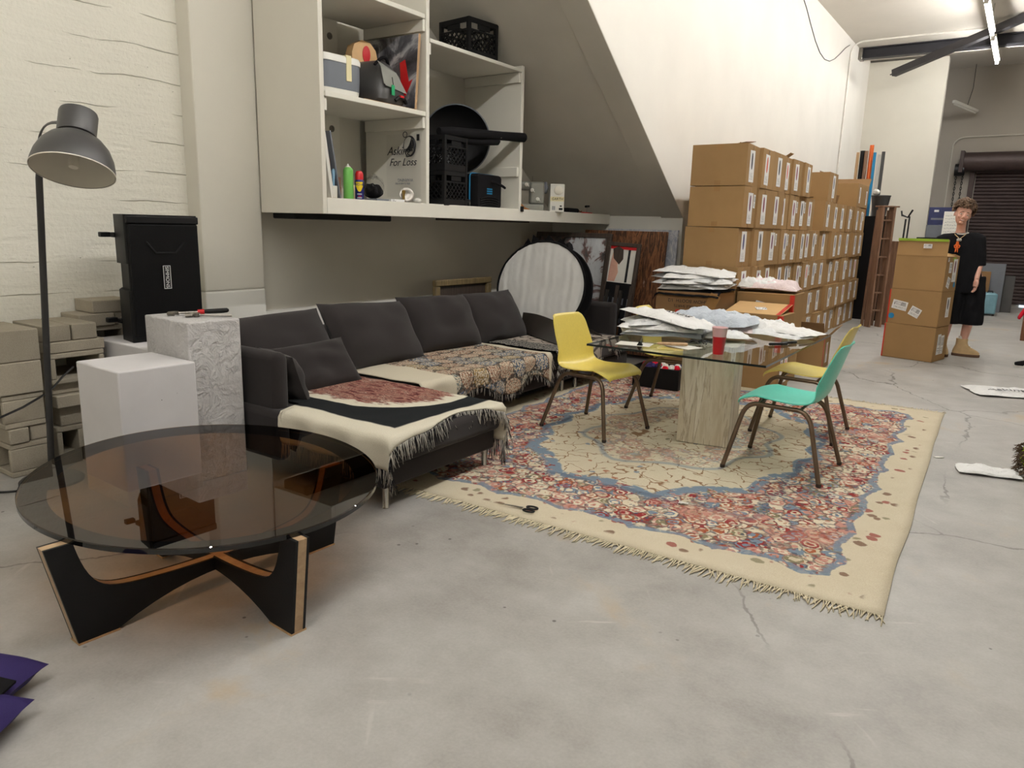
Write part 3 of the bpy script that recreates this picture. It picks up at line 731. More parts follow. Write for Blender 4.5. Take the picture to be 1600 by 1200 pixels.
# roller shutter in the back room
t = thing('roller_shutter', 'dark brown roller shutter door behind the person', 'door', (1.1, 19.28, 0))
g = G(); prof = []
for i in range(40):
    z0 = .07 + i * .0735
    prof += [(-.03, z0), (-.045, z0 + .018), (-.045, z0 + .045), (-.03, z0 + .066)]
vs = [(x, y, z) for (y, z) in prof for x in (-2.2, 2.6)]
g.add(vs, [(2 * i, 2 * i + 1, 2 * i + 3, 2 * i + 2) for i in range(len(prof) - 1)])
g.bb(-2.2, 2.6, -.03, -.01, .05, 3.0)
g.ob('slat_curtain', 'dark_door', t, auto=20)
for sx in (-2.27, 2.62): G().bb(sx - .05, sx + .05, -.10, -.0, 0, 3.0).ob('guide_rail', 'housing', t, bevel=.005)
g = G(); g.tube([(-2.45, -.22, 3.02), (2.65, -.22, 3.02)], .2, 24); g.bb(-2.52, -2.45, -.45, 0, 2.8, 3.24)
g.ob('hood', 'housing', t)
g = G(); g.tube([(-2.60, -.25, 2.86), (-2.42, -.25, 2.86)], .13, 16); g.ob('chain_wheel', 'black_metal', t)
for dx in (-.06, .06):
    g = G()
    for k in range(14):
        z0 = 2.8 - k * .055; r_ = .016
        a = R(90) if k % 2 else 0
        g.tube([(-2.5 + dx + math.cos(q) * r_ * math.cos(a), -.25 + math.cos(q) * r_ * math.sin(a), z0 + math.sin(q) * .034) for q in (i * PI / 4 for i in range(8))], .007, 5, closed=True)
    g.ob('hand_chain', 'black_metal', t)
G().bb(-1.05, -.45, -.05, -.0, .0, .05).ob('daylight_gap', 'daylight', t, label='bright strip of daylight under the door')
g = G(); x0 = -1.62
g.tube([(x0, 19.27, 2.0), (x0, 19.27, 3.35)] + bez((x0, 19.27, 3.35), (x0, 19.27, 3.55), (x0 + .25, 19.27, 3.56), 6) + [(2.5, 19.27, 3.6)], .014, 6)
solo(g, 'wall_conduit', 'wall_beige', 'painted conduit bending over the brown roller shutter', 'conduit')

# ------------------------------------------------------------------ built-in shelf unit
XF, XB = -4.10, -4.78
CAB = thing('shelf_unit', 'white built-in shelf unit hung on the wall above the dark sofa', 'shelf', (0, 0, 0))
def cab(name, *a, **k): return G().bb(*a).ob(name, k.get('m', 'board_white'), CAB, bevel=k.get('b', .004))
cab('side_panel', XB, XF, 3.62, 3.66, 1.475, 3.60, m='wall_beige')
cab('bottom_shelf', XB, XF - .03, 3.66, 8.00, 1.53, 1.578)
cab('front_rail', XF - .03, XF, 3.661, 8.00, 1.475, 1.588)
cab('shelf', XB, XF + .01, 3.66, 4.70, 2.262, 2.298)
cab('shelf', XB, XF, 3.66, 4.70, 2.985, 3.02)
cab('divider', XB, XF, 4.715, 4.755, 1.578, 3.60)
cab('end_panel', XB, XF, 6.07, 6.115, 1.578, 2.89)
cab('shelf', XB, XF, 4.76, 6.07, 2.828, 2.858)
for (y0, y1, z1) in ((3.66, 3.69, 2.262), (4.685, 4.713, 2.262), (4.685, 4.713, 2.985), (6.04, 6.07, 2.828), (6.04, 6.07, 1.98), (4.757, 4.785, 2.828)):
    cab('shelf_cleat', XB + .02, XF - .01, y0, y1, z1 - .09, z1 - .002)
cab('back_stud', XB - .06, XB, 4.25, 4.42, 1.58, 3.6)
cab('back_stud', XB - .06, XB, 4.98, 5.16, 1.58, 2.83)
cab('back_board', XB - .09, XB - .06, 3.66, 4.71, 1.58, 3.6, m='wall_beige')
for y, z in ((4.335, 2.16), (4.335, 2.86)):
    g = G(); g.lathe([(.0, 0), (.026, 0), (.026, .006), (.016, .006), (.016, .002), (.0, .002)], 16, 0, Matrix.Translation((XB + .0, y, z)) @ Euler((0, R(90), 0)).to_matrix().to_4x4())
    g.ob('bolt_washer', 'steel', CAB)
solo(G().bb(-4.78, -4.52, 3.72, 4.75, 1.435, 1.5295), 'black_board', 'black_plastic', 'flat black panel fixed under the shelf unit near the pillar', 'panel', bevel=.01)
solo(G().bb(-4.75, -4.25, 5.6, 6.5, 1.462, 1.5295), 'brown_board', 'frame_dark', 'brown board fixed flat under the shelf unit above the white reflector', 'board', bevel=.003)
# ------------------------------------------------------------------ left corner: blocks, plinths, speaker, lamp
def hollow(d, axis, n=2):
    """concrete block with n open cores along an axis (built core by core as a frame)"""
    g = G(); L = [Vector((1, 0, 0)), Vector((0, 1, 0)), Vector((0, 0, 1))]
    a = axis; rest = [i for i in range(3) if i != a]
    b = max(rest, key=lambda i: d[i]); c = [i for i in rest if i != b][0]
    wb = .03; wl = .03
    def bar(lo, hi):
        ctr = [0, 0, 0]; dm = [0, 0, 0]
        for i in range(3): ctr[i] = (lo[i] + hi[i]) / 2; dm[i] = hi[i] - lo[i]
        g.box(ctr, dm)
    lo = [-q / 2 for q in d]; hi = [q / 2 for q in d]
    for sgn in (0, 1):
        l, h = lo[:], hi[:]
        if sgn: l[c] = hi[c] - wl
        else: h[c] = lo[c] + wl
        bar(l, h)
    span = (d[b] - wb) / n
    for k in range(n + 1):
        l, h = lo[:], hi[:]; l[b] = lo[b] + k * span; h[b] = l[b] + wb; l[c] += wl; h[c] -= wl; bar(l, h)
    bm = bmesh.new(); me = g.mesh('x', 'cmu'); bm.from_mesh(me); bmesh.ops.remove_doubles(bm, verts=bm.verts, dist=1e-5)
    # drop the inner faces between touching walls
    seen = {}
    for f in bm.faces: seen.setdefault(tuple(round(q, 4) for q in f.calc_center_median()), []).append(f)
    bm.free(); bpy.data.meshes.remove(me); return g
def block(c, d, label, axis=None, n=2, rz=0., grp='grey concrete blocks piled by the wall', rough=.006):
    g = hollow(d, axis, n) if axis is not None else G().box((0, 0, 0), d)
    o = solo(g, 'concrete_block', 'cmu', label, 'concrete block', c, (0, 0, rz), grp, bevel=rough, seg=2, smooth=True)
    return o
# left stack (its room side at x = -4.38)
def bl(x0, x1, y0, y1, z0, z1, label, axis=None, n=2, rz=0.):
    return block(((x0 + x1) / 2, (y0 + y1) / 2, (z0 + z1) / 2), (x1 - x0 - .004, y1 - y0 - .004, z1 - z0 - .002), label, axis, n, rz)
bl(-4.79, -4.39, 1.63, 1.835, 0, .19, 'lowest hollow block of the stack left of the floor lamp pole', 1)
bl(-4.78, -4.38, 1.63, 1.735, .19, .275, 'thin brick on the lowest block, left of the lamp pole')
bl(-4.78, -4.40, 1.745, 1.84, .19, .275, 'thin brick behind the lamp pole, low in the left block stack')
bl(-4.79, -4.39, 1.62, 1.83, .275, .462, 'hollow block in the middle of the stack left of the lamp', 1)
bl(-4.80, -4.38, 1.43, 1.832, .462, .638, 'long solid block second from the top at the photo\'s left edge')
bl(-4.80, -4.385, 1.44, 1.835, .638, .812, 'long solid block topmost of the left stack by the lamp')
# middle stack
bl(-4.92, -4.52, 1.93, 2.20, 0, .20, 'lowest block of the stack between lamp pole and short plinth', 0)
bl(-4.90, -4.53, 1.96, 2.18, .20, .32, 'rough half block low between lamp pole and short plinth')
bl(-4.92, -4.48, 1.93, 2.19, .32, .395, 'flat slab jutting out behind the short plinth')
bl(-4.92, -4.53, 1.93, 2.20, .395, .46, 'thin slab under the open hollow block behind the lamp')
bl(-4.92, -4.49, 1.92, 2.23, .46, .64, 'hollow block with a dark open core facing the room', 0, 1)
bl(-4.92, -4.50, 1.91, 2.24, .64, .705, 'broken edged slab under two bricks behind the lamp', None, 2, .02)
bl(-4.90, -4.51, 1.91, 2.06, .705, .80, 'left one of two bricks side by side behind the lamp pole')
bl(-4.90, -4.51, 2.065, 2.21, .705, .80, 'right one of two bricks side by side behind the lamp pole')
# back stack stepping up behind the speaker
bl(-4.94, -4.72, 2.26, 2.70, 0, .19, 'lowest block of the stack behind the speaker plinth', 0)
bl(-4.94, -4.72, 2.26, 2.70, .19, .38, 'second lowest block of the stack behind the speaker plinth', 0)
bl(-4.94, -4.72, 2.26, 2.70, .38, .57, 'third block up in the stack behind the speaker', 0)
bl(-4.94, -4.72, 2.25, 2.70, .57, .745, 'block with a dark hole behind the speaker plinth', 0)
bl(-4.94, -4.70, 2.20, 2.42, .745, .825, 'brick stepping up left of the black speaker, second from top')
bl(-4.94, -4.72, 2.425, 2.60, .745, .825, 'brick right beside the black speaker under the topmost brick')
bl(-4.94, -4.71, 2.29, 2.55, .825, .905, 'topmost brick of all, touching the left side of the speaker')

def plinth(name, x0, x1, y0, y1, h, mat, label, rz=0., mats=None):
    g = G().bb(x0, x1, y0, y1, 0, h)
    cx, cy = (x0 + x1) / 2, (y0 + y1) / 2
    g = G().bb(-(x1 - x0) / 2, (x1 - x0) / 2, -(y1 - y0) / 2, (y1 - y0) / 2, 0, h)
    return solo(g, name, mat, label, 'plinth', (cx, cy, 0), (0, 0, rz), 'white plinths', bevel=.008)
plinth('display_plinth', -3.925, -3.49, 1.795, 2.195, .69, 'plinth', 'short smooth white plinth standing in front of the tall one', R(-2))
plinth('display_plinth', -4.01, -3.545, 2.215, 2.520, .885, 'plinth_rough', 'tall rough white plinth with tools lying on top', R(-4))
plinth('display_plinth', -4.72, -4.10, 2.28, 2.86, .675, 'plinth', 'white plinth under the black loudspeaker')

# loudspeaker
def speaker():
    t = thing('loudspeaker', 'big black loudspeaker standing on a white plinth by the wall', 'loudspeaker', (-4.33, 2.56, .676), R(86))
    # front looks along local -y
    W, D, H = .45, .30, .758
    g = G(); prof = [(-W / 2, 0.), (W / 2, 0.), (W / 2 - .02, D * .6), (W / 2 - .09, D), (-W / 2 + .09, D), (-W / 2 + .02, D * .6)]
    cut = [(-W / 2, 0.), (W / 2, 0.), (W / 2 - .06, D * .35), (W / 2 - .09, D), (-W / 2 + .09, D), (-W / 2 + .06, D * .35)]
    def seg(p, z0, z1): g.prism(p, z1 - z0, 0, Matrix.Translation((0, 0, (z0 + z1) / 2)))
    seg(prof, .0, .31); seg(cut, .31, .47); seg(prof, .47, H)
    g.ob('cabinet', 'black_plastic', t, bevel=.018, seg=3)
    g = G()
    g.bb(-W / 2 + .012, W / 2 - .012, -.022, .004, .03, H - .055)
    g.ob('grille', 'grille', t, bevel=.008)
    g = G(); g.bb(-W / 2 + .005, W / 2 - .005, -.02, .004, H - .052, H - .008); g.ob('top_trim', 'black_plastic', t, bevel=.006)
    g = G()
    pts = [(-.115, -.024, .60), (-.06, -.024, .535), (.06, -.024, .535), (.115, -.024, .60)]
    g.tube(pts, .008, 6, flat=.5); g.ob('grille_crease', 'black_plastic', t)
    b = G()
    z0, z1, x0, x1 = .318, .458, -.028, .018
    b.bb(x0, x1, -.026, -.020, z0, z1); bd = b.ob('badge', 'ink', t, bevel=.002)
    f = G()
    for (a0, a1, c0, c1) in ((x0, x1, z0, z0 + .003), (x0, x1, z1 - .003, z1), (x0, x0 + .003, z0, z1), (x1 - .003, x1, z0, z1)): f.bb(a0, a1, -.0275, -.0255, c0, c1)
    f.ob('badge_border', 'white_ink', bd)
    text_mesh('lettering', 'SIMMONS', .030, 'white_ink', bd, ((x0 + x1) / 2, -.0265, (z0 + z1) / 2), (R(90), R(90), 0))
    for z in (.62, .10): G().bb(-W / 2 + .01, -W / 2 + .06, D - .13, D - .08, z, z + .03).box((-W / 2 - .0, D * .9, z + .015), (.06, .04, .03)).ob('corner_foot', 'black_plastic', t, bevel=.005)
    return t
speaker()

# tools on the tall plinth
t = thing('hand_tool', 'pipe cutter with red collar and black handle on the tall plinth', 'tool', (-3.80, 2.42, .886), R(55))
G().tube([(.03, 0, .02), (.06, 0, .021), (.13, 0, .024), (.155, 0, .026), (.165, 0, .026)], [.010, .013, .014, .013, .006], 10).ob('handle', 'black_plastic', t)
G().tube([(.0, 0, .018), (.035, 0, .02)], .014, 10).ob('collar', 'red', t)
g = G(); g.tube([(-.10, 0, .014), (.0, 0, .018)], .007, 8); g.tube(bez((-.10, 0, .014), (-.14, .03, .012), (-.15, -.02, .014), 6) + [(-.12, -.035, .012)], .011, 8)
g.ob('jaw', 'steel', t)
t = thing('hand_tool', 'steel wrench lying in front of the pipe cutter', 'tool', (-3.70, 2.40, .886), R(48))
g = G(); g.tube([(-.06, 0, .012), (.14, 0, .008)], .006, 8); g.tube([(-.10, .015, .012), (-.06, .0, .014), (-.03, .012, .012)], .012, 8); g.tube([(-.10, -.012, .01), (-.06, -.016, .012)], .010, 8)
g.ob('shank', 'steel', t)
G().lathe([(.013, 0), (.016, .004), (.016, .02), (.012, .024)], 14, 0, Matrix.Translation((-.045, 0, .0))).ob('adjusting_wheel', 'steel', t)

# floor lamp
def lamp():
    t = thing('floor_lamp', 'dark grey floor lamp with a big tilted bell shade', 'lamp', (-4.20, 1.745, 0))
    G().lathe([(.155, 0), (.155, .012), (.145, .02), (.02, .024)], 40).ob('base', 'lamp_pole', t)
    top = Vector((.02, .085, 1.60))
    G().tube([(0, 0, .02), top * .5, top, top + Vector((.03, 0, .07))], .0165, 14).ob('pole', 'lamp_pole', t)
    # shade: axis tilted so that the opening looks to the room and down
    ax = Vector((-.28, .325, 1.)).normalized(); c = Vector((.455, .045, 1.622))
    q = Vector((0, 0, 1)).rotation_difference(ax).to_matrix().to_4x4(); T = Matrix.Translation(c) @ q
    ro = [(.180, 0), (.178, .025), (.168, .07), (.147, .118), (.116, .156), (.088, .175)]
    g = G(); g.lathe(ro, 48, 0, T, False, False); sh = g.ob('shade', 'lamp', t)
    g = G(); g.lathe([(r_ - .004, z + (.001 if i else 0)) for i, (r_, z) in enumerate(ro)] + [(.01, .173)], 48, 0, T, False, False)
    g.f = [tuple(reversed(f)) for f in g.f]; g.ob('shade_lining', 'lamp_in', sh, label='white inside of the shade')
    G().lathe([(.178, -.001), (.181, -.002), (.181, .003), (.178, .004)], 48, 0, T, False, False).ob('rim', 'lamp_in', sh)
    G().lathe([(.076, .168), (.076, .185)], 40, 0, T).ob('gap_ring', 'black_metal', sh)
    G().lathe([(.084, .186), (.084, .290), (.080, .302), (.02, .308)], 48, 0, T, True, True).ob('cap', 'lamp', sh)
    # bracket arm from the cap down to the pole
    pa = T @ Vector((-.084, -.035, .26)); pb = top + Vector((.02, 0, .05))
    mid = Vector((pb.x - .0, pa.y, pa.z + .02))
    g = G(); g.tube(bez(pa, mid + Vector((-.02, 0, .03)), pb, 10), .011, 8, flat=.45); ar = g.ob('bracket', 'lamp', t)
    pa2 = T @ Vector((-.03, .084, .26)); g = G(); g.tube(bez(pa2, mid + Vector((-.0, .05, .03)), pb + Vector((.0, .03, 0)), 10), .011, 8, flat=.45); g.ob('bracket', 'lamp', t)
    g = G(); g.tube([pb + Vector((0, -.03, 0)), pb + Vector((0, .05, 0))], .02, 12); g.ob('hinge', 'black_metal', t)
    G().lathe([(.02, .02), (.022, .09), (.03, .12), (.03, .15), (.015, .175)], 24, 0, T).ob('bulb', 'lamp_in', t)
lamp()
g = G(); pts = [(-4.345, 1.38, .37), (-4.345, 1.55, .352), (-4.34, 1.70, .40), (-4.36, 1.85, .46), (-4.42, 1.95, .52), (-4.46, 2.03, .56)]
sm_ = []
for i in range(len(pts) - 1):
    for k in range(4): sm_.append(Vector(pts[i]).lerp(Vector(pts[i + 1]), k / 4))
solo(G().tube(sm_ + [pts[-1]], .006, 6), 'power_cable', 'cable', 'black cable strung across the left concrete blocks', 'cable')
g = G(); pts = [(-4.33, 1.40, .006)] + bez((-4.33, 1.4, .006), (-4.1, 1.55, .006), (-4.15, 1.66, .006), 8)
solo(G().tube(pts, .006, 6), 'power_cable', 'cable', 'black cable lying on the floor by the lamp base', 'cable')

# coffee table
def coffee():
    t = thing('coffee_table', 'oval smoked glass coffee table on a black and wood crossed base', 'coffee table', (-2.69, 1.71, 0))
    A, B, z0, z1 = .795, .668, .367, .385; rz = R(164)
    E_ = Matrix.Rotation(rz, 4, 'Z')
    def ring(a, b, z, n=96): return [E_ @ Vector((a * math.cos(2 * PI * k / n), b * math.sin(2 * PI * k / n), z)) for k in range(n)]
    g = G(); g.loft([ring(A - .004, B - .004, z0), ring(A, B, z0 + .004), ring(A, B, z1 - .004), ring(A - .004, B - .004, z1)])
    top = g.ob('glass_top', 'bronze_glass', t)
    # opaque band printed on the underside of the glass, as a thin ring
    n = 96; g = G(); r0, r1 = ring(A - .003, B - .003, z0 - .002), ring(A - .098, B - .098, z0 - .002); q0, q1 = ring(A - .003, B - .003, z0 - .0005), ring(A - .098, B - .098, z0 - .0005)
    g.add(r0 + r1 + q0 + q1, [(k, (k + 1) % n, n + (k + 1) % n, n + k) for k in range(n)] + [(2 * n + k, 3 * n + k, 3 * n + (k + 1) % n, 2 * n + (k + 1) % n) for k in range(n)])
    g.ob('dark_band', 'rim_black', t, label='opaque black band around the glass edge')
    g = G(); g.loft([ring(A + .0005, B + .0005, z0 - .001), ring(A + .0005, B + .0005, z1 - .003)], 0, False); g.ob('edge', 'rim_black', top)
    def arm(zs, ou, inn, arch):
        pass
    def panel(p0, p1, out0, out1, name, dz=0.):
        p0, p1 = Vector(p0), Vector(p1); L = (p1 - p0).length; d = (p1 - p0) / L; zt = .366
        h = L / 2; tp = .088
        up = [(-h - out0, zt), (-h - out0 + tp, zt)]
        # hollow of the upper edge
        for k in range(1, 48):
            a = k / 48; a = .5 - .5 * math.cos(PI * a); x = -h - out0 + tp + (2 * h + out0 + out1 - 2 * tp) * a; s_ = abs(2 * a - 1)
            z = .138 + .045 * s_ ** 2 + (zt - .183) * s_ ** 13
            up.append((x, z))
        up += [(h + out1 - tp, zt), (h + out1, zt)]
        lo = [(h, .006), (h - .13, .006)]
        for k in range(1, 12):
            a = k / 12; x = h - .13 - (2 * h - .26) * a; s_ = 2 * a - 1; lo.append((x, .006 + .085 * (1 - abs(s_) ** 2.1)))
        lo += [(-h + .13, .006), (-h, .006)]
        poly = up + lo
        c = (p0 + p1) / 2 - Vector((-2.69, 1.71))
        T = Matrix(((d.x, 0, -d.y, c.x), (d.y, 0, d.x, c.y), (0, 1, 0, dz), (0, 0, 0, 1)))
        g = G()
        g.prism(poly[::-1], .034, 0, T)
        o = g.ob(name, 'maple', t, smooth=False)
        for sg in (-1, 1):
            T2 = T @ Matrix.Translation((0, 0, sg * .0225))
            G().prism(poly[::-1], .011, 0, T2).ob('black_face', 'black_plastic', o, smooth=False, label='black lacquered side')
        for sx in (-1, 1):
            G().box(T @ Vector((sx * (h - .066), .003, 0)), (.136, .064, .006), 0, (0, 0, math.atan2(d.y, d.x))).ob('glide', 'raw_wood', o)
        return o
    panel((-2.475, 1.045), (-2.41, 2.115), .075, .06, 'base_panel')
    panel((-2.975, 1.615), (-1.925, 1.535), .05, .045, 'base_panel', .0)
coffee()

# purple sandbag at the photo's corner
def pillow(a, b, h, n=16, k=2.6, puff=.6, wob=.02, seed=0.):
    def top(sg):
        def fn(u, v):
            x, y = (u - .5) * 2, (v - .5) * 2
            e = max(0., (1 - abs(x) ** k) * (1 - abs(y) ** k)) ** puff
            pin = 1 - .06 * (abs(x) * abs(y)) * 0 - .05 * (1 - abs(y) ** 2) * abs(x) ** 6 * 1 - 0
            px = a * x * (1 - .05 * (1 - y * y)) if abs(x) > .0 else 0
            py = b * y * (1 - .05 * (1 - x * x))
            w_ = wob * nz(x * 1.7 + seed, y * 1.7, seed) * e
            return (px, py, sg * (h * e) + w_)
        return fn
    g = G(); g.grid(top(1), n, n); g.grid(lambda u, v: top(-1)(1 - u, v), n, n)
    return g
t = thing('sandbag', 'purple nylon sandbag with a black strap at the lower left corner', 'sandbag', (-2.415, .585, .058), R(34))
pillow(.22, .105, .055, 16, 3, .5, .02, 1).ob('bag', 'purple', t, loc=(.03, .112, .0), rot=(0, 0, R(-4)))
pillow(.20, .135, .055, 16, 3, .5, .02, 5).ob('bag', 'purple', t, loc=(.13, -.115, .0), rot=(0, 0, R(3)))
G().grid(lambda u, v: (-.15 + .40 * u, -.045 + .11 * v, .035 + .03 * math.sin(PI * u)), 12, 4, 0, .008).ob('strap', 'black_fabric', t)
# ------------------------------------------------------------------ sectional sofa
SOFA = thing('sectional_sofa', 'charcoal sectional sofa with a chaise, along the wall under the shelf unit', 'sofa', (0, 0, 0))
def spart(name, x0, x1, y0, y1, z0, z1, bev=.03, seg=4, bulge=0.):
    g = G().bb(x0, x1, y0, y1, z0, z1); return g.ob(name, 'sofa', SOFA, bevel=bev, seg=seg)
spart('chaise_base', -4.22, -2.475, 2.535, 3.47, .115, .235, .012)
spart('seat_cushion', -4.2, -2.425, 2.53, 3.475, .237, .385, .04)
spart('seat_base', -4.22, -3.17, 3.49, 5.62, .115, .235, .012)
spart('seat_cushion', -4.2, -3.13, 3.485, 4.55, .237, .395, .04)
spart('seat_cushion', -4.2, -3.13, 4.56, 5.62, .237, .395, .04)
spart('corner_base', -4.22, -3.12, 5.64, 6.62, .115, .235, .012)
spart('seat_cushion', -4.2, -3.09, 5.64, 6.60, .237, .395, .04)
spart('back_frame', -4.33, -4.22, 2.57, 6.74, .16, .66, .03)
spart('armrest', -4.30, -3.325, 2.565, 2.665, .20, .70, .045)
spart('armrest', -4.22, -3.30, 6.63, 6.74, .16, .70, .045)
for (x, y) in ((-2.51, 2.575), (-2.52, 3.43), (-3.22, 3.9), (-3.22, 5.52), (-3.20, 5.72), (-3.2, 6.5), (-4.1, 2.65), (-4.1, 4.5), (-4.1, 6.5)):
    G().lathe([(.017, 0), (.019, .003), (.017, .006), (.0165, .118)], 16).ob('leg', 'chrome', SOFA, loc=(x, y, 0))
def cushion(c, a, b, h, lean, yaw=0., roll=0., label='', seed=0., k=2.8, group='loose charcoal back cushions on the sofa', cat='cushion'):
    g = pillow(a, b, h, 22, k, .52, .035, seed)
    o = g.ob('sofa_cushion', 'sofa'); tag(o, label, cat, group)
    m = Matrix(((0, -math.sin(lean), math.cos(lean)), (1, 0, 0), (0, math.cos(lean), math.sin(lean)))).to_4x4()
    o.matrix_world = Matrix.Translation(c) @ Matrix.Rotation(yaw, 4, 'Z') @ m @ Matrix.Rotation(roll, 4, 'Z')
    return o
cushion((-3.93, 3.09, .612), .42, .245, .12, R(33), 0, R(1), 'back cushion at the near end, beside the tall rough plinth', 1)
cushion((-3.885, 3.89, .62), .43, .265, .13, R(34), R(2), R(-3), 'large smooth back cushion, second from the near end of the sofa', 3)
cushion((-3.925, 4.70, .622), .41, .248, .135, R(30), R(-2), R(-2), 'wrinkled puffy back cushion, third from the near end', 6, 3.2)
cushion((-3.945, 5.48, .612), .38, .248, .12, R(30), R(-2), R(0), 'back cushion farthest along the sofa, left of the white reflector', 9)
cushion((-3.62, 3.10, .525), .30, .165, .075, R(36), R(-3), R(2), 'small lumbar cushion lying in front of the nearest back cushion', 12)
o = cushion((-3.53, 2.77, .52), .20, .16, .07, R(20), R(82), R(2), 'small cushion propped against the near armrest', 15)

def smax(a): return max(0., a)
def fringe(name, parent, edge, n, L, mats, drop=1., spread=.02, seed=0, r=.0028, floor=.012, out=(0, 0, 0)):
    rr = random.Random(seed); g = G()
    for i in range(n):
        p = Vector(edge(i / (n - 1))); l = L * rr.uniform(.6, 1.15); q = p.copy(); pts = [p.copy()]
        o_ = Vector(out) * rr.uniform(.5, 1.2)
        dx, dy = rr.uniform(-spread, spread), rr.uniform(-spread, spread)
        for k in (1, 2, 3):
            pts.append(Vector((p.x + dx * k / 3 + o_.x * k / 3, p.y + dy * k / 3 + o_.y * k / 3, max(floor, p.z + o_.z * k / 3 - drop * l * k / 3))))
        g.tube(pts, [r, r, r, r * .6], 3, rr.randrange(len(mats)))
    return g.ob(name, mats, parent, kind='stuff', auto=0)
# throw on the chaise
def throw_chaise():
    def fmin(fx): t = min(1, max(0, (fx + 3.30) / .08)); return 2.70 + (2.36 - 2.70) * t
    def fmax(fx): t = min(1, max(0, (fx + 3.06) / .5)); return 3.465 + .24 * t
    def flat(u, v):
        fe = -2.40 + .10 * math.exp(-(v / .10) ** 2) - .07 * math.exp(-((v - .55) / .16) ** 2) + .09 * math.exp(-((1 - v) / .16) ** 2)
        fx = -3.62 + (fe + 3.62) * u
        fy = fmin(fx) + (fmax(fx) - fmin(fx)) * v; return fx, fy
    def pos(u, v):
        fx, fy = flat(u, v)
        of, ol, orr = smax(fx + 2.425), smax(2.53 - fy), smax(fy - 3.475) if fx > -3.09 else 0
        x = min(fx, -2.425) + .014 * min(1, of / .02); y = max(2.53, min(3.475, fy)) - .014 * min(1, ol / .02) + .014 * min(1, orr / .02)
        d = max(of, ol, orr) + .35 * (of + ol + orr - max(of, ol, orr))
        top = .395 + .006 * nz(fx * 3, fy * 3, 1.) + .004 * nz(fx * 9, fy * 9, 2.)
        if d > 0: y += .012 * math.sin(fx * 22) * min(1, ol / .08); x += .010 * math.sin(fy * 25) * min(1, of / .08)
        return (x, y, top - d)
    g = G(); g.grid(pos, 70, 64, 0, -.006, lambda u, v: (flat(u, v)[0] + 3.62, flat(u, v)[1] - 2.36))
    o = solo(g, 'woven_throw', 'throw_marble', 'cream and black woven throw with a marbled red brown patch on the chaise', 'throw blanket', auto=0)
    fringe('fringe', o, lambda t: pos(.29 + .71 * t, 0), 260, .085, ['fringe_dark', 'fringe_light'], 1, .012, 3, .0021)
    fringe('fringe', o, lambda t: Vector(pos(1, t)) + Vector((.006, 0, 0)), 300, .085, ['fringe_dark', 'fringe_light', 'fringe_light'], 1, .022, 4, .0021, out=(.015, 0, 0))
    fringe('fringe', o, lambda t: pos(.55 + .45 * t, 1), 170, .13, ['fringe_dark', 'fringe_light'], 1, .015, 5, .0021)
    g = G()
throw_chaise()
def throw_seat(name, mat, label, x0, y0, y1, hang, zt, seed, lumps=0., fr=True):
    def flat(u, v):
        fx = x0 + (-3.13 + hang(v) - x0) * u; return fx, y0 + (y1 - y0) * v + .03 * nz(u * 2, seed)
    def pos(u, v):
        fx, fy = flat(u, v); of = smax(fx + 3.105)
        x = min(fx, -3.105) + .02 * min(1, of / .03) + .02 * math.sin(fy * 17 + seed) * min(1, of / .08)
        top = zt + .010 * nz(fx * 3, fy * 3, seed) + lumps * max(0, nz(fx * 5, fy * 5, seed + 3))
        return (x, fy, top - of)
    g = G(); g.grid(pos, 48, 70, 0, -.006, lambda u, v: (flat(u, v)[0] - x0, flat(u, v)[1] - y0))
    o = solo(g, name, mat, label, 'throw blanket', auto=0)
    if fr:
        fringe('fringe', o, lambda t: pos(.25 + .75 * t, 1), 180, .09, ['fringe_dark', 'fringe_light'], 1, .015, seed + 1, .0021, out=(0, .05, 0))
        fringe('fringe', o, lambda t: pos(1, t), 240, .06, ['fringe_dark', 'fringe_light'], 1, .015, seed + 2, .0021)
    return o
throw_seat('woven_throw', 'throw_paisley', 'woven throw with rows of blue and rust paisley circles on the middle seat', -3.86, 3.50, 5.13, lambda v: .13 + .10 * math.sin(v * 7 + .5) ** 2 + .05 * v, .408, 11, .012)
throw_seat('woven_throw', 'throw_line', 'grey pink throw with dark scribbled lines under the leather piece', -3.80, 5.20, 6.30, lambda v: .10 + .12 * math.sin(v * 6 + 1.) ** 2, .410, 21, .014)
# leather sheet folded like a tent
def leather():
    g = G()
    A, B, C_, D = Vector((-3.93, 5.90, .43)), Vector((-3.22, 5.46, .425)), Vector((-3.98, 6.02, .60)), Vector((-3.18, 5.80, .56))
    E_, F_ = Vector((-3.86, 6.20, .45)), Vector((-3.14, 6.10, .45))
    def fn(u, v):
        if v < .5: p = A.lerp(B, u).lerp(C_.lerp(D, u), v * 2)
        else: p = C_.lerp(D, u).lerp(E_.lerp(F_, u), v * 2 - 1)
        return p + Vector((0, 0, .012 * math.sin(u * 7) * math.sin(v * PI)))
    g.grid(fn, 16, 12, 0, .006)
    solo(g, 'leather_sheet', 'leather', 'dark folded leather sheet standing like a tent on the scribbled throw', 'leather', auto=50)
leather()
g = G(); q = []
for i in range(3):
    g.grid(lambda u, v: (-3.93 + (u - .5) * .09 + .02 * nz(u * 4, v * 4, i), 5.72 + (v - .5) * .08 + .02 * nz(u * 4, v * 4, i + 5), .452 + .02 * i + .03 * nz(u * 3, v * 3, i * 3.) + .03 * (1 - (2 * u - 1) ** 2) * i), 6, 6, 0, .002)
solo(g, 'crumpled_tissue', 'white_plastic', 'small crumpled white tissue beside the leather sheet', 'tissue', auto=0)

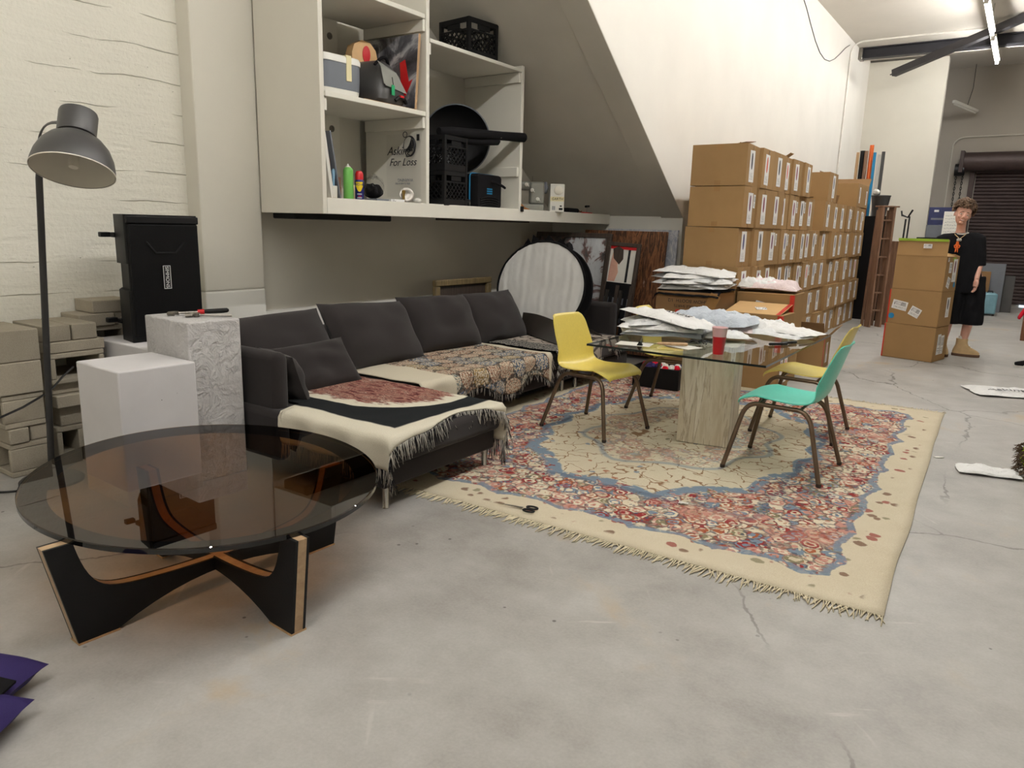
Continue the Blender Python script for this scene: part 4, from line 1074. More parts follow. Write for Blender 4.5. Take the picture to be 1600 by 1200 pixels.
# photo reflectors leaning at the sofa end
def disc_reflector(name, label, c, rad, lean, yaw, mat, rz=0., squash=1.):
    t = thing(name, label, 'reflector', c, 0, None); t.rotation_euler = (R(90) - lean, 0, yaw)
    def fn(u, v):
        a = 2 * PI * v; r_ = rad * u; y = r_ * math.sin(a)
        return (r_ * math.cos(a) * squash, y, .02 * math.sin(y * 3) + .006 * math.sin(r_ * math.cos(a) * 60) * u)
    G().grid(fn, 16, 64, 0, .004).ob('cloth', mat, t)
    G().tube([(rad * math.cos(a) * squash, rad * math.sin(a), .02 * math.sin(rad * math.sin(a) * 3)) for a in (2 * PI * k / 72 for k in range(72))], .011, 8, closed=True).ob('rim', 'black_fabric', t)
    return t
disc_reflector('photo_reflector', 'round white photo reflector with black rim leaning at the sofa end', (-3.87, 6.14, .845), .455, R(16), R(6), 'reflector', squash=1.04)
disc_reflector('photo_reflector', 'black folded reflector behind the white one, its edge showing at right', (-3.86, 6.36, .80), .44, R(14), R(2), 'black_fabric', squash=1.0)
def spiky():
    g = G(); rr = random.Random(4)
    for i in range(9):
        a = R(70 + i * 18); c = Vector((-4.0 + .44 * math.cos(a), 6.47, .86 + .46 * math.sin(a)))
        g.add([c + Vector((-.08, 0, -.05)), c + Vector((.08, .01, -.05)), c + Vector((rr.uniform(-.05, .05) + .06 * math.cos(a), 0, rr.uniform(.02, .08))), c + Vector((0, .03, -.02))], [(0, 1, 2), (0, 2, 3), (1, 3, 2), (0, 3, 1)])
    g.tube([(-4.2, 6.5, .42), (-4.1, 6.5, 1.1), (-3.75, 6.5, 1.24)], .05, 6)
    solo(g, 'black_backdrop_cloth', 'black_fabric', 'bunched black cloth with pointed folds behind the white reflector', 'cloth', smooth=False)
spiky()
# gilt picture frame standing behind the sofa
t = thing('picture_frame', 'old gilt picture frame peeking out behind the far back cushion', 'picture frame', (-4.60, 5.85, 0))
for (y0, y1, z0, z1) in ((-.45, .45, .84, .90), (-.45, -.38, .1, .84), (.38, .45, .1, .84), (-.45, .45, .04, .10)):
    G().bb(-.02, .03, y0, y1, z0, z1).ob('frame_rail', 'frame_gold', t, bevel=.01)
G().bb(-.012, -.004, -.38, .38, .1, .84).ob('backing', 'frame_dark', t)

# paintings at the end of the alcove
def canvas(name, label, cat, c, w_, h_, lean, yaw, face, frame=None, fw=.04, depth=.03, edge='white_plastic'):
    t = thing(name, label, cat, c, 0); t.rotation_euler = (-lean, 0, yaw)
    # local x width, z height, looks along -y
    G().bb(-w_ / 2, w_ / 2, 0, depth, 0, h_).ob('canvas', face, t, bevel=.003)
    if frame:
        for (x0, x1, z0, z1) in ((-w_ / 2 - fw, w_ / 2 + fw, h_, h_ + fw), (-w_ / 2 - fw, w_ / 2 + fw, -0.0, fw), (-w_ / 2 - fw, -w_ / 2, fw, h_), (w_ / 2, w_ / 2 + fw, fw, h_)):
            G().bb(x0, x1, -.014, depth, z0, z1).ob('frame_rail', frame, t, bevel=.004)
    return t
canvas('painting', 'large pale canvas with a dark ink landscape in a brown frame, behind the reflector', 'painting', (-4.20, 7.12, .16), .86, 1.18, R(10), R(0), 'art_dark', 'frame_dark', .05)
p = canvas('painting', 'tall painting of swirling brown strands, right behind the framed photo', 'painting', (-3.74, 7.50, .05), 1.02, 1.37, R(8), R(0), 'art_swirl')
p = canvas('painting', 'pale blue streaked painting standing at the back beside the brown one', 'painting', (-3.60, 7.74, .03), .86, 1.40, R(4), R(0), 'art_pale', None)
p = canvas('painting', 'small whitish canvas leaning at the alcove corner beside the boxes', 'painting', (-3.42, 7.875, .30), .28, .95, R(3), R(0), 'art_white', None)
t = thing('picture_frame', 'dark upright frame holding a photo above a black and a grey panel', 'picture frame', (-3.53, 7.08, .42)); t.rotation_euler = (-R(7), R(2.5), 0)
for (x0, x1, z0, z1) in ((-.19, .19, .83, .87), (-.19, -.15, 0, .83), (.15, .19, 0, .83), (-.19, .19, 0, .03)): G().bb(x0, x1, -.012, .03, z0, z1).ob('frame_rail', 'frame_dark', t, bevel=.004)
g = G().bb(-.15, .15, .005, .02, .45, .83); ph = g.ob('photograph', 'white_plastic', t)
g = G(); g.prism([(-.14, .46), (-.06, .46), (-.03, .56), (-.05, .64), (-.01, .67), (0, .76), (-.05, .81), (-.11, .80), (-.13, .66)], .003, 0, Matrix.Translation((0, .003, 0)) @ Euler((R(90), 0, 0)).to_matrix().to_4x4()); g.ob('printed_figure', 'skin', ph)
g = G(); g.prism([(-.10, .70), (-.03, .64), (.01, .70), (.0, .80), (-.06, .83), (-.12, .80)], .003, 0, Matrix.Translation((0, .0, 0)) @ Euler((R(90), 0, 0)).to_matrix().to_4x4()); g.ob('printed_hair', 'frame_dark', ph)
G().bb(-.15, .15, .000, .004, .80, .83).ob('printed_red_band', 'red', ph)
G().bb(.06, .085, .0, .004, .46, .80).ob('printed_dark_bar', 'ink', ph)
G().bb(-.15, .15, .0, .02, .29, .45).ob('black_panel', 'black_plastic', t, bevel=.003)
g = G().bb(-.15, .15, .0, .02, .03, .29).ob('grey_panel', 'grey_plastic', t, bevel=.003)
G().bb(-.11, .11, -.012, .0, .08, .22).ob('socket_block', 'black_plastic', t, bevel=.006)
# sheaf of thin frames and stretcher bars low in the corner
g = None
for i in range(7):
    x = -3.66 + i * .055
    solo(G().bb(-.018, .018, -.006, .006, 0, .86 - .05 * (i % 3)), 'thin_strip', ['frame_dark', 'steel', 'black_plastic'][i % 3], ['dark wooden strip', 'grey metal strip', 'black strip'][i % 3] + ' leaning under the framed photo, ' + ORD[i] + ' from the sofa', 'strip', (x, 6.86 + .012 * (i % 2), .0), (-R(8), R(3), 0), 'thin strips leaning in the alcove corner')
# ------------------------------------------------------------------ rug
def rug():
    RX, RY = RHX, RHY
    g = G()
    def fn(u, v):
        x, y = (u - .5) * 2 * RX, (v - .5) * 2 * RY
        e = min(RX - abs(x), RY - abs(y))
        return (x + .012 * nz(y * 1.7, 3.), y + .012 * nz(x * 1.9, 7.), .010 + .006 * max(0, nz(x * 1.4, y * 1.4, 5.)) * min(1, e / .2) + .004 * abs(nz(x * 5, y * 5)) * (1 - min(1, e / .15)))
    g.grid(fn, 60, 76, 0, .008)
    o = solo(g, 'persian_rug', 'rug', 'large cream Persian rug with red and blue floral border under the glass table', 'rug', (-1.83, 4.86, .0), (0, 0, R(1.6)), auto=0)
    for sgn, sd in ((-1, 3), (1, 4)):
        fringe('fringe', o, lambda t: (-RX + 2 * RX * t, sgn * (RY - .004), .007), 420, .012, ['fringe_cream'], .3, .03, sd, .0035, .003, out=(0, sgn * .07, 0))
rug()
solo(G(), 'x', 'ink', 'x', 'x') if False else None
# scissors on the rug edge
t = thing('scissors', 'black handled scissors lying on the near edge of the rug', 'scissors', (-1.93, 2.965, .018), R(8))
G().add([(-.14, 0, 0), (.0, .012, 0), (.0, -.004, 0), (-.14, 0, .003), (.0, .012, .003), (.0, -.004, .003)], [(0, 2, 1), (3, 4, 5), (0, 1, 4, 3), (1, 2, 5, 4), (2, 0, 3, 5)]).ob('blade', 'steel', t)
for s_ in (-1, 1):
    G().tube([(.045 + .03 * math.cos(a), s_ * .022 + .016 * math.sin(a), .004) for a in (2 * PI * k / 16 for k in range(16))], .005, 6, closed=True).ob('handle', 'black_plastic', t)

# ------------------------------------------------------------------ glass table
TAB = thing('dining_table', 'glass topped table on a square travertine pedestal, standing on the rug', 'table', (-1.655, 4.90, .014))
G().bb(-.172, .172, -.172, .172, 0, .676).ob('pedestal', 'travertine', TAB, bevel=.003, loc=(.01, -.05, 0), rot=(0, 0, R(8)))
TZ = .69 + .014
gt = G().bb(-.562, .562, -.80, .85, .677, .690).ob('glass_top', 'clear_glass', TAB)
g = G()
for (x0, x1, y0, y1) in ((-.5635, .5635, -.8015, -.8005), (-.5635, .5635, .8505, .8515), (-.5635, -.5625, -.8005, .8505), (.5625, .5635, -.8005, .8505)): g.bb(x0, x1, y0, y1, .677, .690)
g.ob('polished_edge', 'glass_edge', gt, label='dark green polished edge')
# chairs
def chair_mesh():
    P = [(.235, .408), (.232, .422), (.215, .434), (.15, .440), (.06, .432), (-.04, .424), (-.12, .424), (-.175, .436), (-.212, .470), (-.235, .52), (-.258, .59), (-.282, .67), (-.303, .745), (-.318, .785), (-.330, .797)]
    W = [.178, .196, .210, .218, .220, .220, .218, .214, .208, .203, .198, .192, .182, .165, .150]
    n = len(P)
    def fn(u, v):
        q = u * (n - 1); i = min(int(q), n - 2); t = q - i
        def cr(a, k):
            p0, p1, p2, p3 = a[max(k - 1, 0)], a[k], a[k + 1], a[min(k + 2, n - 1)]
            return .5 * (2 * p1 + (p2 - p0) * t + (2 * p0 - 5 * p1 + 4 * p2 - p3) * t * t + (3 * p1 - p0 - 3 * p2 + p3) * t ** 3)
        x, z, w_ = cr([a[0] for a in P], i), cr([a[1] for a in P], i), cr(W, i)
        s_ = (v - .5) * 2; y = s_ * w_
        back = min(1, max(0, (z - .44) / .12)) if x < 0 else 0
        lift = .030 * abs(s_) ** 2.4 * (1 - back) * max(0, min(1, (.225 - x) / .10))
        fw = .045 * abs(s_) ** 2.2 * back * (1 - .5 * max(0, (z - .6) / .2))
        lip = .010 * max(0, (abs(s_) - .9) / .1)
        return (x + fw, y, z + lift - lip)
    g = G(); g.grid(fn, 42, 22, 0, .006); return g
def make_chair(mat, label, loc, rz, proto=None):
    t = thing('shell_chair', label, 'chair', loc, rz, 'moulded shell chairs around the glass table')
    if proto is None:
        chair_mesh().ob('seat_shell', mat, t, auto=60)
        for s_ in (-1, 1):
            a = Vector((.275, s_ * .262, .012)); b = Vector((.195, s_ * .20, .372)); c = Vector((-.185, s_ * .19, .372)); d = Vector((-.285, s_ * .262, .012))
            k1, k2 = Vector((.178, s_ * .195, .412)), Vector((-.168, s_ * .185, .405))
            pts = [a, a.lerp(b, .5)] + bez(b - (b - a) * .10, k1, k1.lerp(k2, .18), 7) + bez(k1.lerp(k2, .82), k2, c + (d - c) * .12, 7) + [c.lerp(d, .6), d]
            lg = G().tube(pts, .0140, 10).ob('leg_frame', 'brown_steel', t)
            for p in (a, d): G().lathe([(.013, -.012), (.0152, -.009), (.0152, .006), (.0142, .008)], 12, 0, Matrix.Translation(p)).ob('rubber_foot', 'rubber', lg)
        for x in (.12, -.12): G().tube([(x, -.19, .402), (x, -.08, .410), (x, .08, .410), (x, .19, .402)], .009, 8).ob('cross_bar', 'brown_steel', t)
    else:
        for ch in [q for q in bpy.data.objects if q.parent == proto]:
            c = copy_tree(ch, t)
            if c.name.startswith('seat_shell'):
                pass
    return t
y0 = make_chair('yellow', 'yellow shell chair at the left side of the glass table, turned to the right', (-2.39, 4.60, .014), R(-9))
make_chair('yellow', 'yellow shell chair right of the table, partly behind the turquoise one', (-1.19, 5.50, .014), R(180), y0)
make_chair('yellow', 'yellow shell chair behind the pile of white mailers, only its top showing', (-2.20, 5.56, .014), R(2), y0)
make_chair('teal', 'turquoise shell chair in front, at the right side of the glass table', (-1.065, 4.55, .014), R(179))

# mailer bags
BAGS = []
def bag(c, a, b, h, rz, mat, label, group=None, seed=0., tilt=(0, 0), k=5, fold=0.):
    def top(sg):
        def fn(u, v):
            x, y = (u - .5) * 2, (v - .5) * 2
            e = max(0., (1 - abs(x) ** k) * (1 - abs(y) ** k)) ** .6
            w_ = .55 * nz(x * 2.2 + seed, y * 2.2, seed) + .35 * nz(x * 5 + seed, y * 5, seed + 4) + .22 * nz(x * 11, y * 11, seed + 9)
            z = sg * 1.55 * h * e * (.75 + .9 * w_) if sg > 0 else -h * e * .25
            z += .012 * nz(x * 1.5, y * 1.5, seed + 2) + fold * (abs(x) ** 3)
            return (a * x * (1 + .05 * nz(y * 3, seed)), b * y * (1 + .05 * nz(x * 3, seed + 1)), z)
        return fn
    g = G(); g.grid(top(1), 24, 20); g.grid(lambda u, v: top(-1)(1 - u, v), 24, 20)
    return solo(g, 'mailer_bag', mat, label, 'plastic bag', c, (tilt[0], tilt[1], rz), group, auto=0)
gp = 'plastic mailers piled on the glass table'
bag((-2.0, 4.78, TZ + .018), .27, .19, .028, R(20), 'poly_blue', 'bluish mailer lowest in the left pile on the glass table', gp, 1)
bag((-2.02, 4.79, TZ + .042), .27, .19, .028, R(31), 'poly_clear', 'frosted mailer second from the bottom of the left pile', gp, 2)
bag((-1.99, 4.76, TZ + .066), .28, .20, .028, R(14), 'poly_white', 'white mailer third from the bottom of the left pile', gp, 3)
bag((-2.0, 4.80, TZ + .090), .27, .19, .030, R(36), 'poly_clear', 'frosted mailer second from the top of the left pile', gp, 4)
tb = bag((-1.95, 4.78, TZ + .118), .30, .19, .034, R(-8), 'poly_white', 'white mailer with black script print, topmost of the left pile', gp, 5, (R(-6), R(7)))
text_mesh('printed_script', 'Asking', .075, 'ink', tb, (.02, .05, .05), (R(8), 0, R(12)), shear=.3)
bag((-1.80, 5.36, TZ + .02), .27, .18, .03, R(8), 'poly_pink', 'pinkish mailer under the big silver one on the table', gp, 6)
bag((-1.84, 5.38, TZ + .065), .32, .20, .060, R(-6), 'poly_blue', 'big puffy silver blue mailer at the back of the table', gp, 7)
bag((-1.64, 4.98, TZ + .016), .17, .13, .024, R(35), 'poly_clear', 'frosted mailer lying between the left pile and the cups', gp, 8)
bag((-1.48, 5.50, TZ + .022), .19, .12, .05, R(10), 'poly_white', 'rolled white mailer behind the stack of cups', gp, 9)
bag((-1.36, 5.36, TZ + .014), .23, .14, .02, R(-20), 'poly_clear', 'flat frosted mailer under the long white ones at the right', gp, 10)
bag((-1.33, 5.44, TZ + .034), .24, .13, .024, R(-28), 'poly_white', 'long white mailer on top at the right end of the table', gp, 12)
# stacked cups
t = thing('cup_stack', 'stack of a red plastic cup inside pale cups on the glass table', 'cup', (-1.432, 4.295, TZ + .001))
G().lathe([(.030, 0), (.031, .002), (.040, .104), (.0415, .106), (.0395, .106), (.029, .004)], 32, 0, None, True, False).ob('red_cup', 'red_cup', t)
g = G(); g.lathe([(.039, .106), (.0405, .11), (.0405, .117), (.0415, .119), (.0415, .126), (.0425, .128), (.0425, .136), (.0435, .138), (.0455, .158), (.0475, .161), (.0455, .162), (.043, .158), (.03, .10)], 32, 0, None, False, False)
g.ob('pale_cups', 'frost_cup', t, label='frosted rims of the cups stacked inside')
# small things on the table
solo(G().bb(-.11, .11, -.075, .075, 0, .001), 'paper_sheet', 'white_plastic', 'white paper lying at the near left corner of the glass', 'paper', (-1.98, 4.30, TZ + .0005), (0, 0, R(12)))
solo(G().bb(-.10, .10, -.07, .07, 0, .001), 'paper_sheet', 'white_plastic', 'second white paper nearer the middle of the glass edge', 'paper', (-1.70, 4.42, TZ + .0005), (0, 0, R(-20)))
t = thing('utility_knife', 'wooden handled cutter lying on the papers', 'cutter', (-1.83, 4.36, TZ + .013), R(24))
G().tube([(-.02, 0, 0), (.0, 0, .001), (.16, 0, .003), (.17, 0, .003)], [.006, .011, .012, .008], 10, flat=.7).ob('handle', 'raw_wood', t)
G().bb(-.10, -.01, -.006, .006, -.001, .001).ob('blade', 'steel', t)
t = thing('binder_clip', 'black binder clip standing on the near edge of the glass table', 'clip', (-1.93, 4.27, TZ + .001), R(15))
G().prism([(-.018, 0), (.018, 0), (.003, .026), (-.003, .026)], .032, 0, Matrix.Translation((0, 0, 0)) @ Euler((R(90), 0, 0)).to_matrix().to_4x4()).ob('clamp', 'black_plastic', t)
G().tube([(.003, -.012, .022), (.012, -.008, .055), (.012, .008, .055), (.003, .012, .022)], .0022, 6).ob('wire_handle', 'steel', t)
t = thing('utility_knife', 'tangle of black cable ties beside the cutter', 'cable', (-1.66, 4.58, TZ + .012), R(0)); t.name = 'cable_ties'
g = G(); rr = random.Random(5)
for i in range(6): g.tube(bez((rr.uniform(-.08, .08), rr.uniform(-.05, .05), .0), (rr.uniform(-.08, .08), rr.uniform(-.05, .05), .03), (rr.uniform(-.08, .08), rr.uniform(-.05, .05), .0), 6), .004, 5)
g.ob('ties', 'cable', t, kind='stuff')
for (x, y, a, nm) in ((-1.25, 4.92, 50, 'black marker pen nearest the turquoise chair on the glass'), (-1.21, 5.03, 62, 'black marker pen behind the other one on the glass')):
    t = thing('marker_pen', nm, 'pen', (x, y, TZ + .010), R(a), 'marker pens on the glass table')
    G().tube([(-.065, 0, 0), (-.06, 0, 0), (.03, 0, 0)], [.006, .009, .009], 10).ob('barrel', 'black_plastic', t)
    G().tube([(.03, 0, 0), (.07, 0, 0), (.072, 0, 0)], [.010, .0095, .006], 10).ob('cap', 'black_metal', t)
# plastic bags and scraps on the floor
b = bag((.17, 8.28, .014), .46, .22, .02, R(24), 'poly_white', 'flat white printed mailer lying on the floor at the right edge', None, 30)
text_mesh('printed_word', 'Asking For', .13, 'ink', b, (-.05, .0, .026), (0, 0, R(4)), shear=.2)
bag((.0, 5.26, .012), .17, .085, .02, R(12), 'poly_white', 'small crumpled white bag on the floor right of the rug', None, 33)
def crumb(p, a, b, rz, mat, lab):
    solo(G().grid(lambda u, v: ((u - .5) * a, (v - .5) * b * (1 - .5 * u), .003 + .006 * abs(nz(u * 4, v * 4, a * 30))), 6, 5, 0, .002), 'paper_scrap', mat, lab, 'scrap', p, (0, 0, R(rz)), auto=0)
crumb((-.28, 5.45, .001), .06, .03, 30, 'white_plastic', 'tiny white scrap beside the right edge of the rug')
crumb((-1.30, 3.55, .017), .05, .03, 10, 'white_plastic', 'tiny white scrap lying on the near part of the rug')
# ------------------------------------------------------------------ things on the shelf unit
SB = 1.579   # bottom shelf surface
# --- upper left bay
t = thing('cool_box', 'grey cool box with white lid and a strip of masking tape, upper left bay', 'cool box', (-4.40, 3.88, 2.299), R(-4))
def rrect(a, b, r, n=5):
    pts = []
    for cx, cy, s0 in ((a - r, b - r, 0), (-a + r, b - r, 90), (-a + r, -b + r, 180), (a - r, -b + r, 270)):
        for k in range(n + 1): q = R(s0 + 90 * k / n); pts.append((cx + r * math.cos(q), cy + r * math.sin(q)))
    return pts
def rbox(g, a, b, r, zs, m=0):
    rings = [[Vector((x * s, y * s, z)) for x, y in rrect(a, b, r)] for z, s in zs]; return g.loft(rings, m)
rbox(G(), .27, .20, .09, [(.0, .93), (.005, .96), (.04, .98)]).ob('base', 'white_plastic', t)
rbox(G(), .27, .20, .09, [(.04, .985), (.12, 1), (.215, 1)]).ob('body', 'grey_plastic', t)
rbox(G(), .275, .205, .09, [(.215, 1), (.245, 1), (.262, .97), (.268, .9)]).ob('lid', 'white_plastic', t)
G().bb(.268, .276, .03, .075, .10, .262).bb(.20, .274, .03, .075, .2625, .2715).ob('tape_strip', 'masking', t, bevel=.001)
solo(G().bb(-.29, .29, -.30, .28, 0, .010), 'cardboard_sheet', 'raw_wood', 'thin brown sheet lying on the shelf under the tool bag', 'sheet', (-4.42, 4.36, 2.2985), (0, 0, R(1)))
t = thing('tool_bag', 'grey and black bag with a green tag, beside the grey cool box', 'bag', (-4.36, 4.37, 2.309), R(8))
g = G(); rings = []
for z, a, b in ((0, .20, .15), (.03, .225, .17), (.12, .225, .17), (.22, .20, .13), (.30, .14, .07), (.325, .10, .03)):
    rings.append([Vector((x, y * 1., z)) for x, y in rrect(a, b, min(a, b) * .5)])
g.loft(rings); g.ob('body', 'lamp', t)
g = G(); g.add([(.19, -.14, .26), (.235, -.14, .12), (.235, .14, .10), (.20, .05, .24), (.16, -.14, .30)], [(0, 1, 2, 3), (0, 3, 4)]); g.add([(.205, -.15, .23), (.228, -.15, .13), (.228, .12, .13), (.205, .02, .23)], [(0, 1, 2, 3)]); g.ob('grey_flap', 'mid_grey', t, smooth=False)
g = G(); g.tube(bez((.10, -.09, .28), (.16, 0, .42), (.10, .09, .26), 12), .012, 8); g.ob('carry_handle', 'black_fabric', t)
G().tube([(.231, -.01, .03), (.238, .02, .055), (.238, .10, .055), (.231, .13, .03)], .014, 8).ob('grip', 'black_plastic', t)
G().tube([(.246, .03, .066), (.246, .075, .066)], .010, 8).ob('red_latch', 'red', t)
tg = G().bb(.240, .246, -.075, -.035, .06, .135).ob('luggage_tag', 'green_tag', t, bevel=.006)
G().tube([(.235, -.055, .19), (.245, -.055, .135)], .003, 6).ob('tag_strap', 'black_plastic', tg)
t = thing('wooden_block', 'pale wooden block with a red oval standing behind the tool bag', 'wooden block', (-4.52, 4.43, 2.31), R(-10))
g = G(); g.prism([(-.12, 0), (.12, 0), (.12, .36), (.10, .44), (.05, .49), (-.03, .50), (-.10, .46), (-.12, .40)], .09, 0, Euler((R(90), 0, R(90))).to_matrix().to_4x4()); g.ob('block', 'skin_wood', t, bevel=.01)
G().lathe([(.0, 0), (.05, .0), (.05, .006), (.0, .008)], 24, 0, Matrix.Translation((.045, .01, .40)) @ Euler((0, R(90), 0)).to_matrix().to_4x4() @ Matrix.Diagonal((1.25, .7, 1, 1))).ob('red_oval', 'red', t)
t = thing('painting', 'grey airbrushed canvas with a red arrow leaning on the divider of the upper bay', 'painting', (-4.42, 4.60, 2.309)); t.rotation_euler = (-R(5), 0, 0)
G().bb(-.30, .30, .0, .026, 0, .565).ob('canvas', 'raw_wood', t, bevel=.002)
G().bb(-.299, .299, -.002, .0, 0.001, .564).ob('painted_face', 'art_grey', t)
g = G(); g.prism([(.12, .36), (.175, .38), (.225, .21), (.265, .225), (.20, .10), (.10, .16), (.145, .175)], .003, 0, Matrix.Translation((0, -.003, 0)) @ Euler((R(90), 0, 0)).to_matrix().to_4x4()); g.ob('painted_arrow', 'red', t)
# --- lower left bay
for i, (w_, lab, mt) in enumerate(((.03, 'white board leaning inside the lower left bay', 'white_plastic'), (.012, 'thin dark board leaning beside the white one', 'grey_plastic'))):
    solo(G().bb(-.22, .22, -w_ / 2, w_ / 2, 0, .60 - .12 * i), 'leaning_board', mt, lab, 'board', (-4.40, 3.79 + .075 * i, SB + .003), (R(9 + i * 1.5), 0, 0), bevel=.002)
t = thing('brush_cup', 'white cup holding a blue handled brush, beside the green spray can', 'cup', (-4.21, 3.805, SB + .012))
G().lathe([(.036, 0), (.038, .002), (.040, .085), (.037, .085), (.035, .01)], 24, 0, None, True, False).ob('cup', 'white_plastic', t)
br = G().tube([(.0, .0, .02), (.005, .006, .08), (.008, .01, .13), (.008, .012, .19), (.008, .014, .205)], [.009, .013, .010, .015, .006], 10).ob('brush_handle', 'blue_handle', t)
G().tube([(.005, -.01, .02), (-.01, -.01, .27)], .006, 6).ob('stick', 'chair_wood', t)
solo(G().bb(-.10, .10, -.06, .06, 0, .006), 'cardboard_scrap', 'raw_wood', 'small brown scrap under the white brush cup', 'scrap', (-4.22, 3.81, SB + .002), (0, 0, R(10)))
def spray(name, label, loc, r, h, body, cap, capshape):
    t = thing(name, label, 'spray can', loc)
    G().lathe([(r * .96, 0), (r, .004), (r, h - r * .7), (r * .93, h - r * .45), (r * .75, h - r * .2), (r * .5, h)], 32).ob('can', body, t)
    G().lathe([(x, h - .004 + z) for x, z in capshape], 24).ob('cap', cap, t)
    return t
spray('spray_can', 'green spray can with a pale dome top in the lower left bay', (-4.165, 3.925, SB + .001), .0365, .235, 'green_can', 'white_plastic', [(.020, 0), (.018, .008), (.008, .012), (.006, .024), (.0, .028)])
t = spray('spray_can', 'navy spray can with red cap and yellow badge, right of the green can', (-4.155, 4.025, SB + .001), .033, .165, 'blue_can', 'red', [(.030, -.01), (.030, .03), (.022, .05), (.008, .055)])
def curved_text(txt, size, mat, parent, rad, zc, ang, name='lettering'):
    o = text_mesh(name, txt, size, mat, parent, (0, 0, 0), (0, 0, 0))
    for v in o.data.vertices:
        x, y, z = v.co; a = ang + x / rad; v.co = (math.cos(a) * (rad + z), math.sin(a) * (rad + z), zc + y)
    return o
CA = R(-44)   # side of the can turned to the room
g = G(); rr_ = .0334
def shield(u, v):
    a = CA + (u - .5) * 1.7; half = 1 - max(0, (v - .5)) * 0; z = .065 + .07 * v
    z = max(z, .065 + .045 * abs(2 * u - 1) ** 2.2); return (rr_ * math.cos(a), rr_ * math.sin(a), z)
g.grid(shield, 20, 10); bd = g.ob('badge', 'can_yellow', t)
g = G(); g.grid(lambda u, v: ((rr_ + .0004) * math.cos(CA + (u - .5) * 1.74), (rr_ + .0004) * math.sin(CA + (u - .5) * 1.74), .098 + .036 * v), 16, 2); g.ob('badge_band', 'can_yellow', bd)
curved_text('WD-40', .026, 'blue_can', bd, rr_ + .001, .115, CA)
for z in (.045, .030, .018):
    g = G(); g.grid(lambda u, v: ((rr_ + .0002) * math.cos(CA + (u - .5) * (1.1 if z != .03 else .8)), (rr_ + .0002) * math.sin(CA + (u - .5) * (1.1 if z != .03 else .8)), z + .005 * v), 10, 1); g.ob('print_line', 'white_ink' if z != .03 else 'red', t)
t = thing('tape_roll', 'roll of masking tape standing behind the spray cans', 'tape', (-4.33, 4.16, SB + .001)); t.rotation_euler = (0, 0, R(-40))
g = G(); Tm = Matrix.Translation((0, 0, .062)) @ Euler((R(90), 0, 0)).to_matrix().to_4x4()
g.lathe([(.040, -.02), (.062, -.02), (.062, .02), (.040, .02), (.040, -.02)], 32, 0, Tm, False, False); g.ob('roll', 'masking', t)
solo(G().lathe([(.045, 0), (.046, .1), (.042, .105), (.042, .17), (.04, .175)], 24), 'jar', 'chair_wood', 'brown jar with pale band behind the green spray can', 'jar', (-4.42, 4.03, SB + .001))
# dark things in a clear bag
t = thing('plastic_bag', 'clear plastic bag with something black inside, right of the navy can', 'plastic bag', (-4.30, 4.31, SB + .028))
def blob(a, b, c, seed, n=14, amp=.25):
    g = G(); g.grid(lambda u, v: tuple(Vector((a * math.sin(PI * v) * math.cos(2 * PI * u), b * math.sin(PI * v) * math.sin(2 * PI * u), c - c * math.cos(PI * v))) * (1 + amp * nz(math.cos(2 * PI * u) * 2 + seed, math.sin(2 * PI * u) * 2, v * 4 + seed))), n * 2, n); return g
blob(.08, .07, .055, 3).ob('contents', 'black_fabric', t); blob(.095, .085, .085, 8, 14, .3).ob('bag', 'film', t)
solo(G().bb(-.10, .10, -.08, .08, 0, .025), 'flat_box', 'grey_plastic', 'flat grey box lying under the clear bag with black contents', 'box', (-4.27, 4.29, SB + .001), (0, 0, R(4)), bevel=.003)
solo(G().bb(-.05, .05, -.07, .07, 0, .028), 'small_box', 'ticket', 'small white printed box in the middle of the lower left bay', 'box', (-4.19, 4.43, SB + .001), (0, 0, R(-6)), bevel=.002)
t = thing('brass_fitting', 'brass fitting with a round steel dial, lower left bay near the divider', 'fitting', (-4.19, 4.545, SB + .002))
G().lathe([(.018, 0), (.018, .01), (.010, .014), (.010, .075), (.014, .08), (.014, .10), (.006, .105)], 18).ob('valve', 'brass', t)
g = G(); Tm = Matrix.Translation((-.02, .055, .065)) @ Euler((0, R(75), R(-35))).to_matrix().to_4x4()
g.lathe([(.0, 0), (.05, 0), (.06, .006), (.06, .014), (.045, .018), (.03, .012), (.0, .012)], 28, 0, Tm); g.ob('dial', 'steel', t)
G().tube(bez((0, .01, .006), (-.02, .06, .0), (-.02, .06, .01), 6), .008, 8).ob('hose', 'rubber', t)
solo(blob(.035, .035, .02, 12), 'crumpled_paper', 'white_plastic', 'small crumpled white plastic at the front by the divider', 'scrap', (-4.16, 4.675, SB + .006))
# printed clear sleeve hanging on the divider
t = thing('printed_sleeve', 'clear printed plastic sleeve with black script hanging on the divider', 'plastic sleeve', (-4.33, 4.700, SB + .06))
G().grid(lambda u, v: (-.19 + .38 * u, -.004 - .008 * abs(nz(u * 3, v * 4)), .50 * v), 12, 14).ob('sleeve', 'film', t)
text_mesh('script', 'Asking', .095, 'ink', t, (-.045, -.016, .365), (R(90), 0, R(0)), .0008, shear=.35)
text_mesh('script', 'For Loss', .085, 'ink', t, (.0, -.016, .275), (R(90), 0, 0), .0008, shear=.35)
text_mesh('small_print', 'WARNING', .035, 'grey_plastic', t, (.03, -.016, .135), (R(90), R(180), 0), .0006)
text_mesh('small_print', 'this is not a toy', .026, 'grey_plastic', t, (-.0, -.016, .105), (R(90), R(180), 0), .0006)
g = G(); g.tube([(.075 + .062 * math.cos(a), -.016, .40 + .078 * math.sin(a)) for a in (2 * PI * k / 28 for k in range(28))], .009, 6, closed=True, flat=.3)
g.tube([(.03 + .022 * math.cos(a), -.016, .492 + .022 * math.sin(a)) for a in (2 * PI * k / 16 for k in range(16))], .003, 6, closed=True)
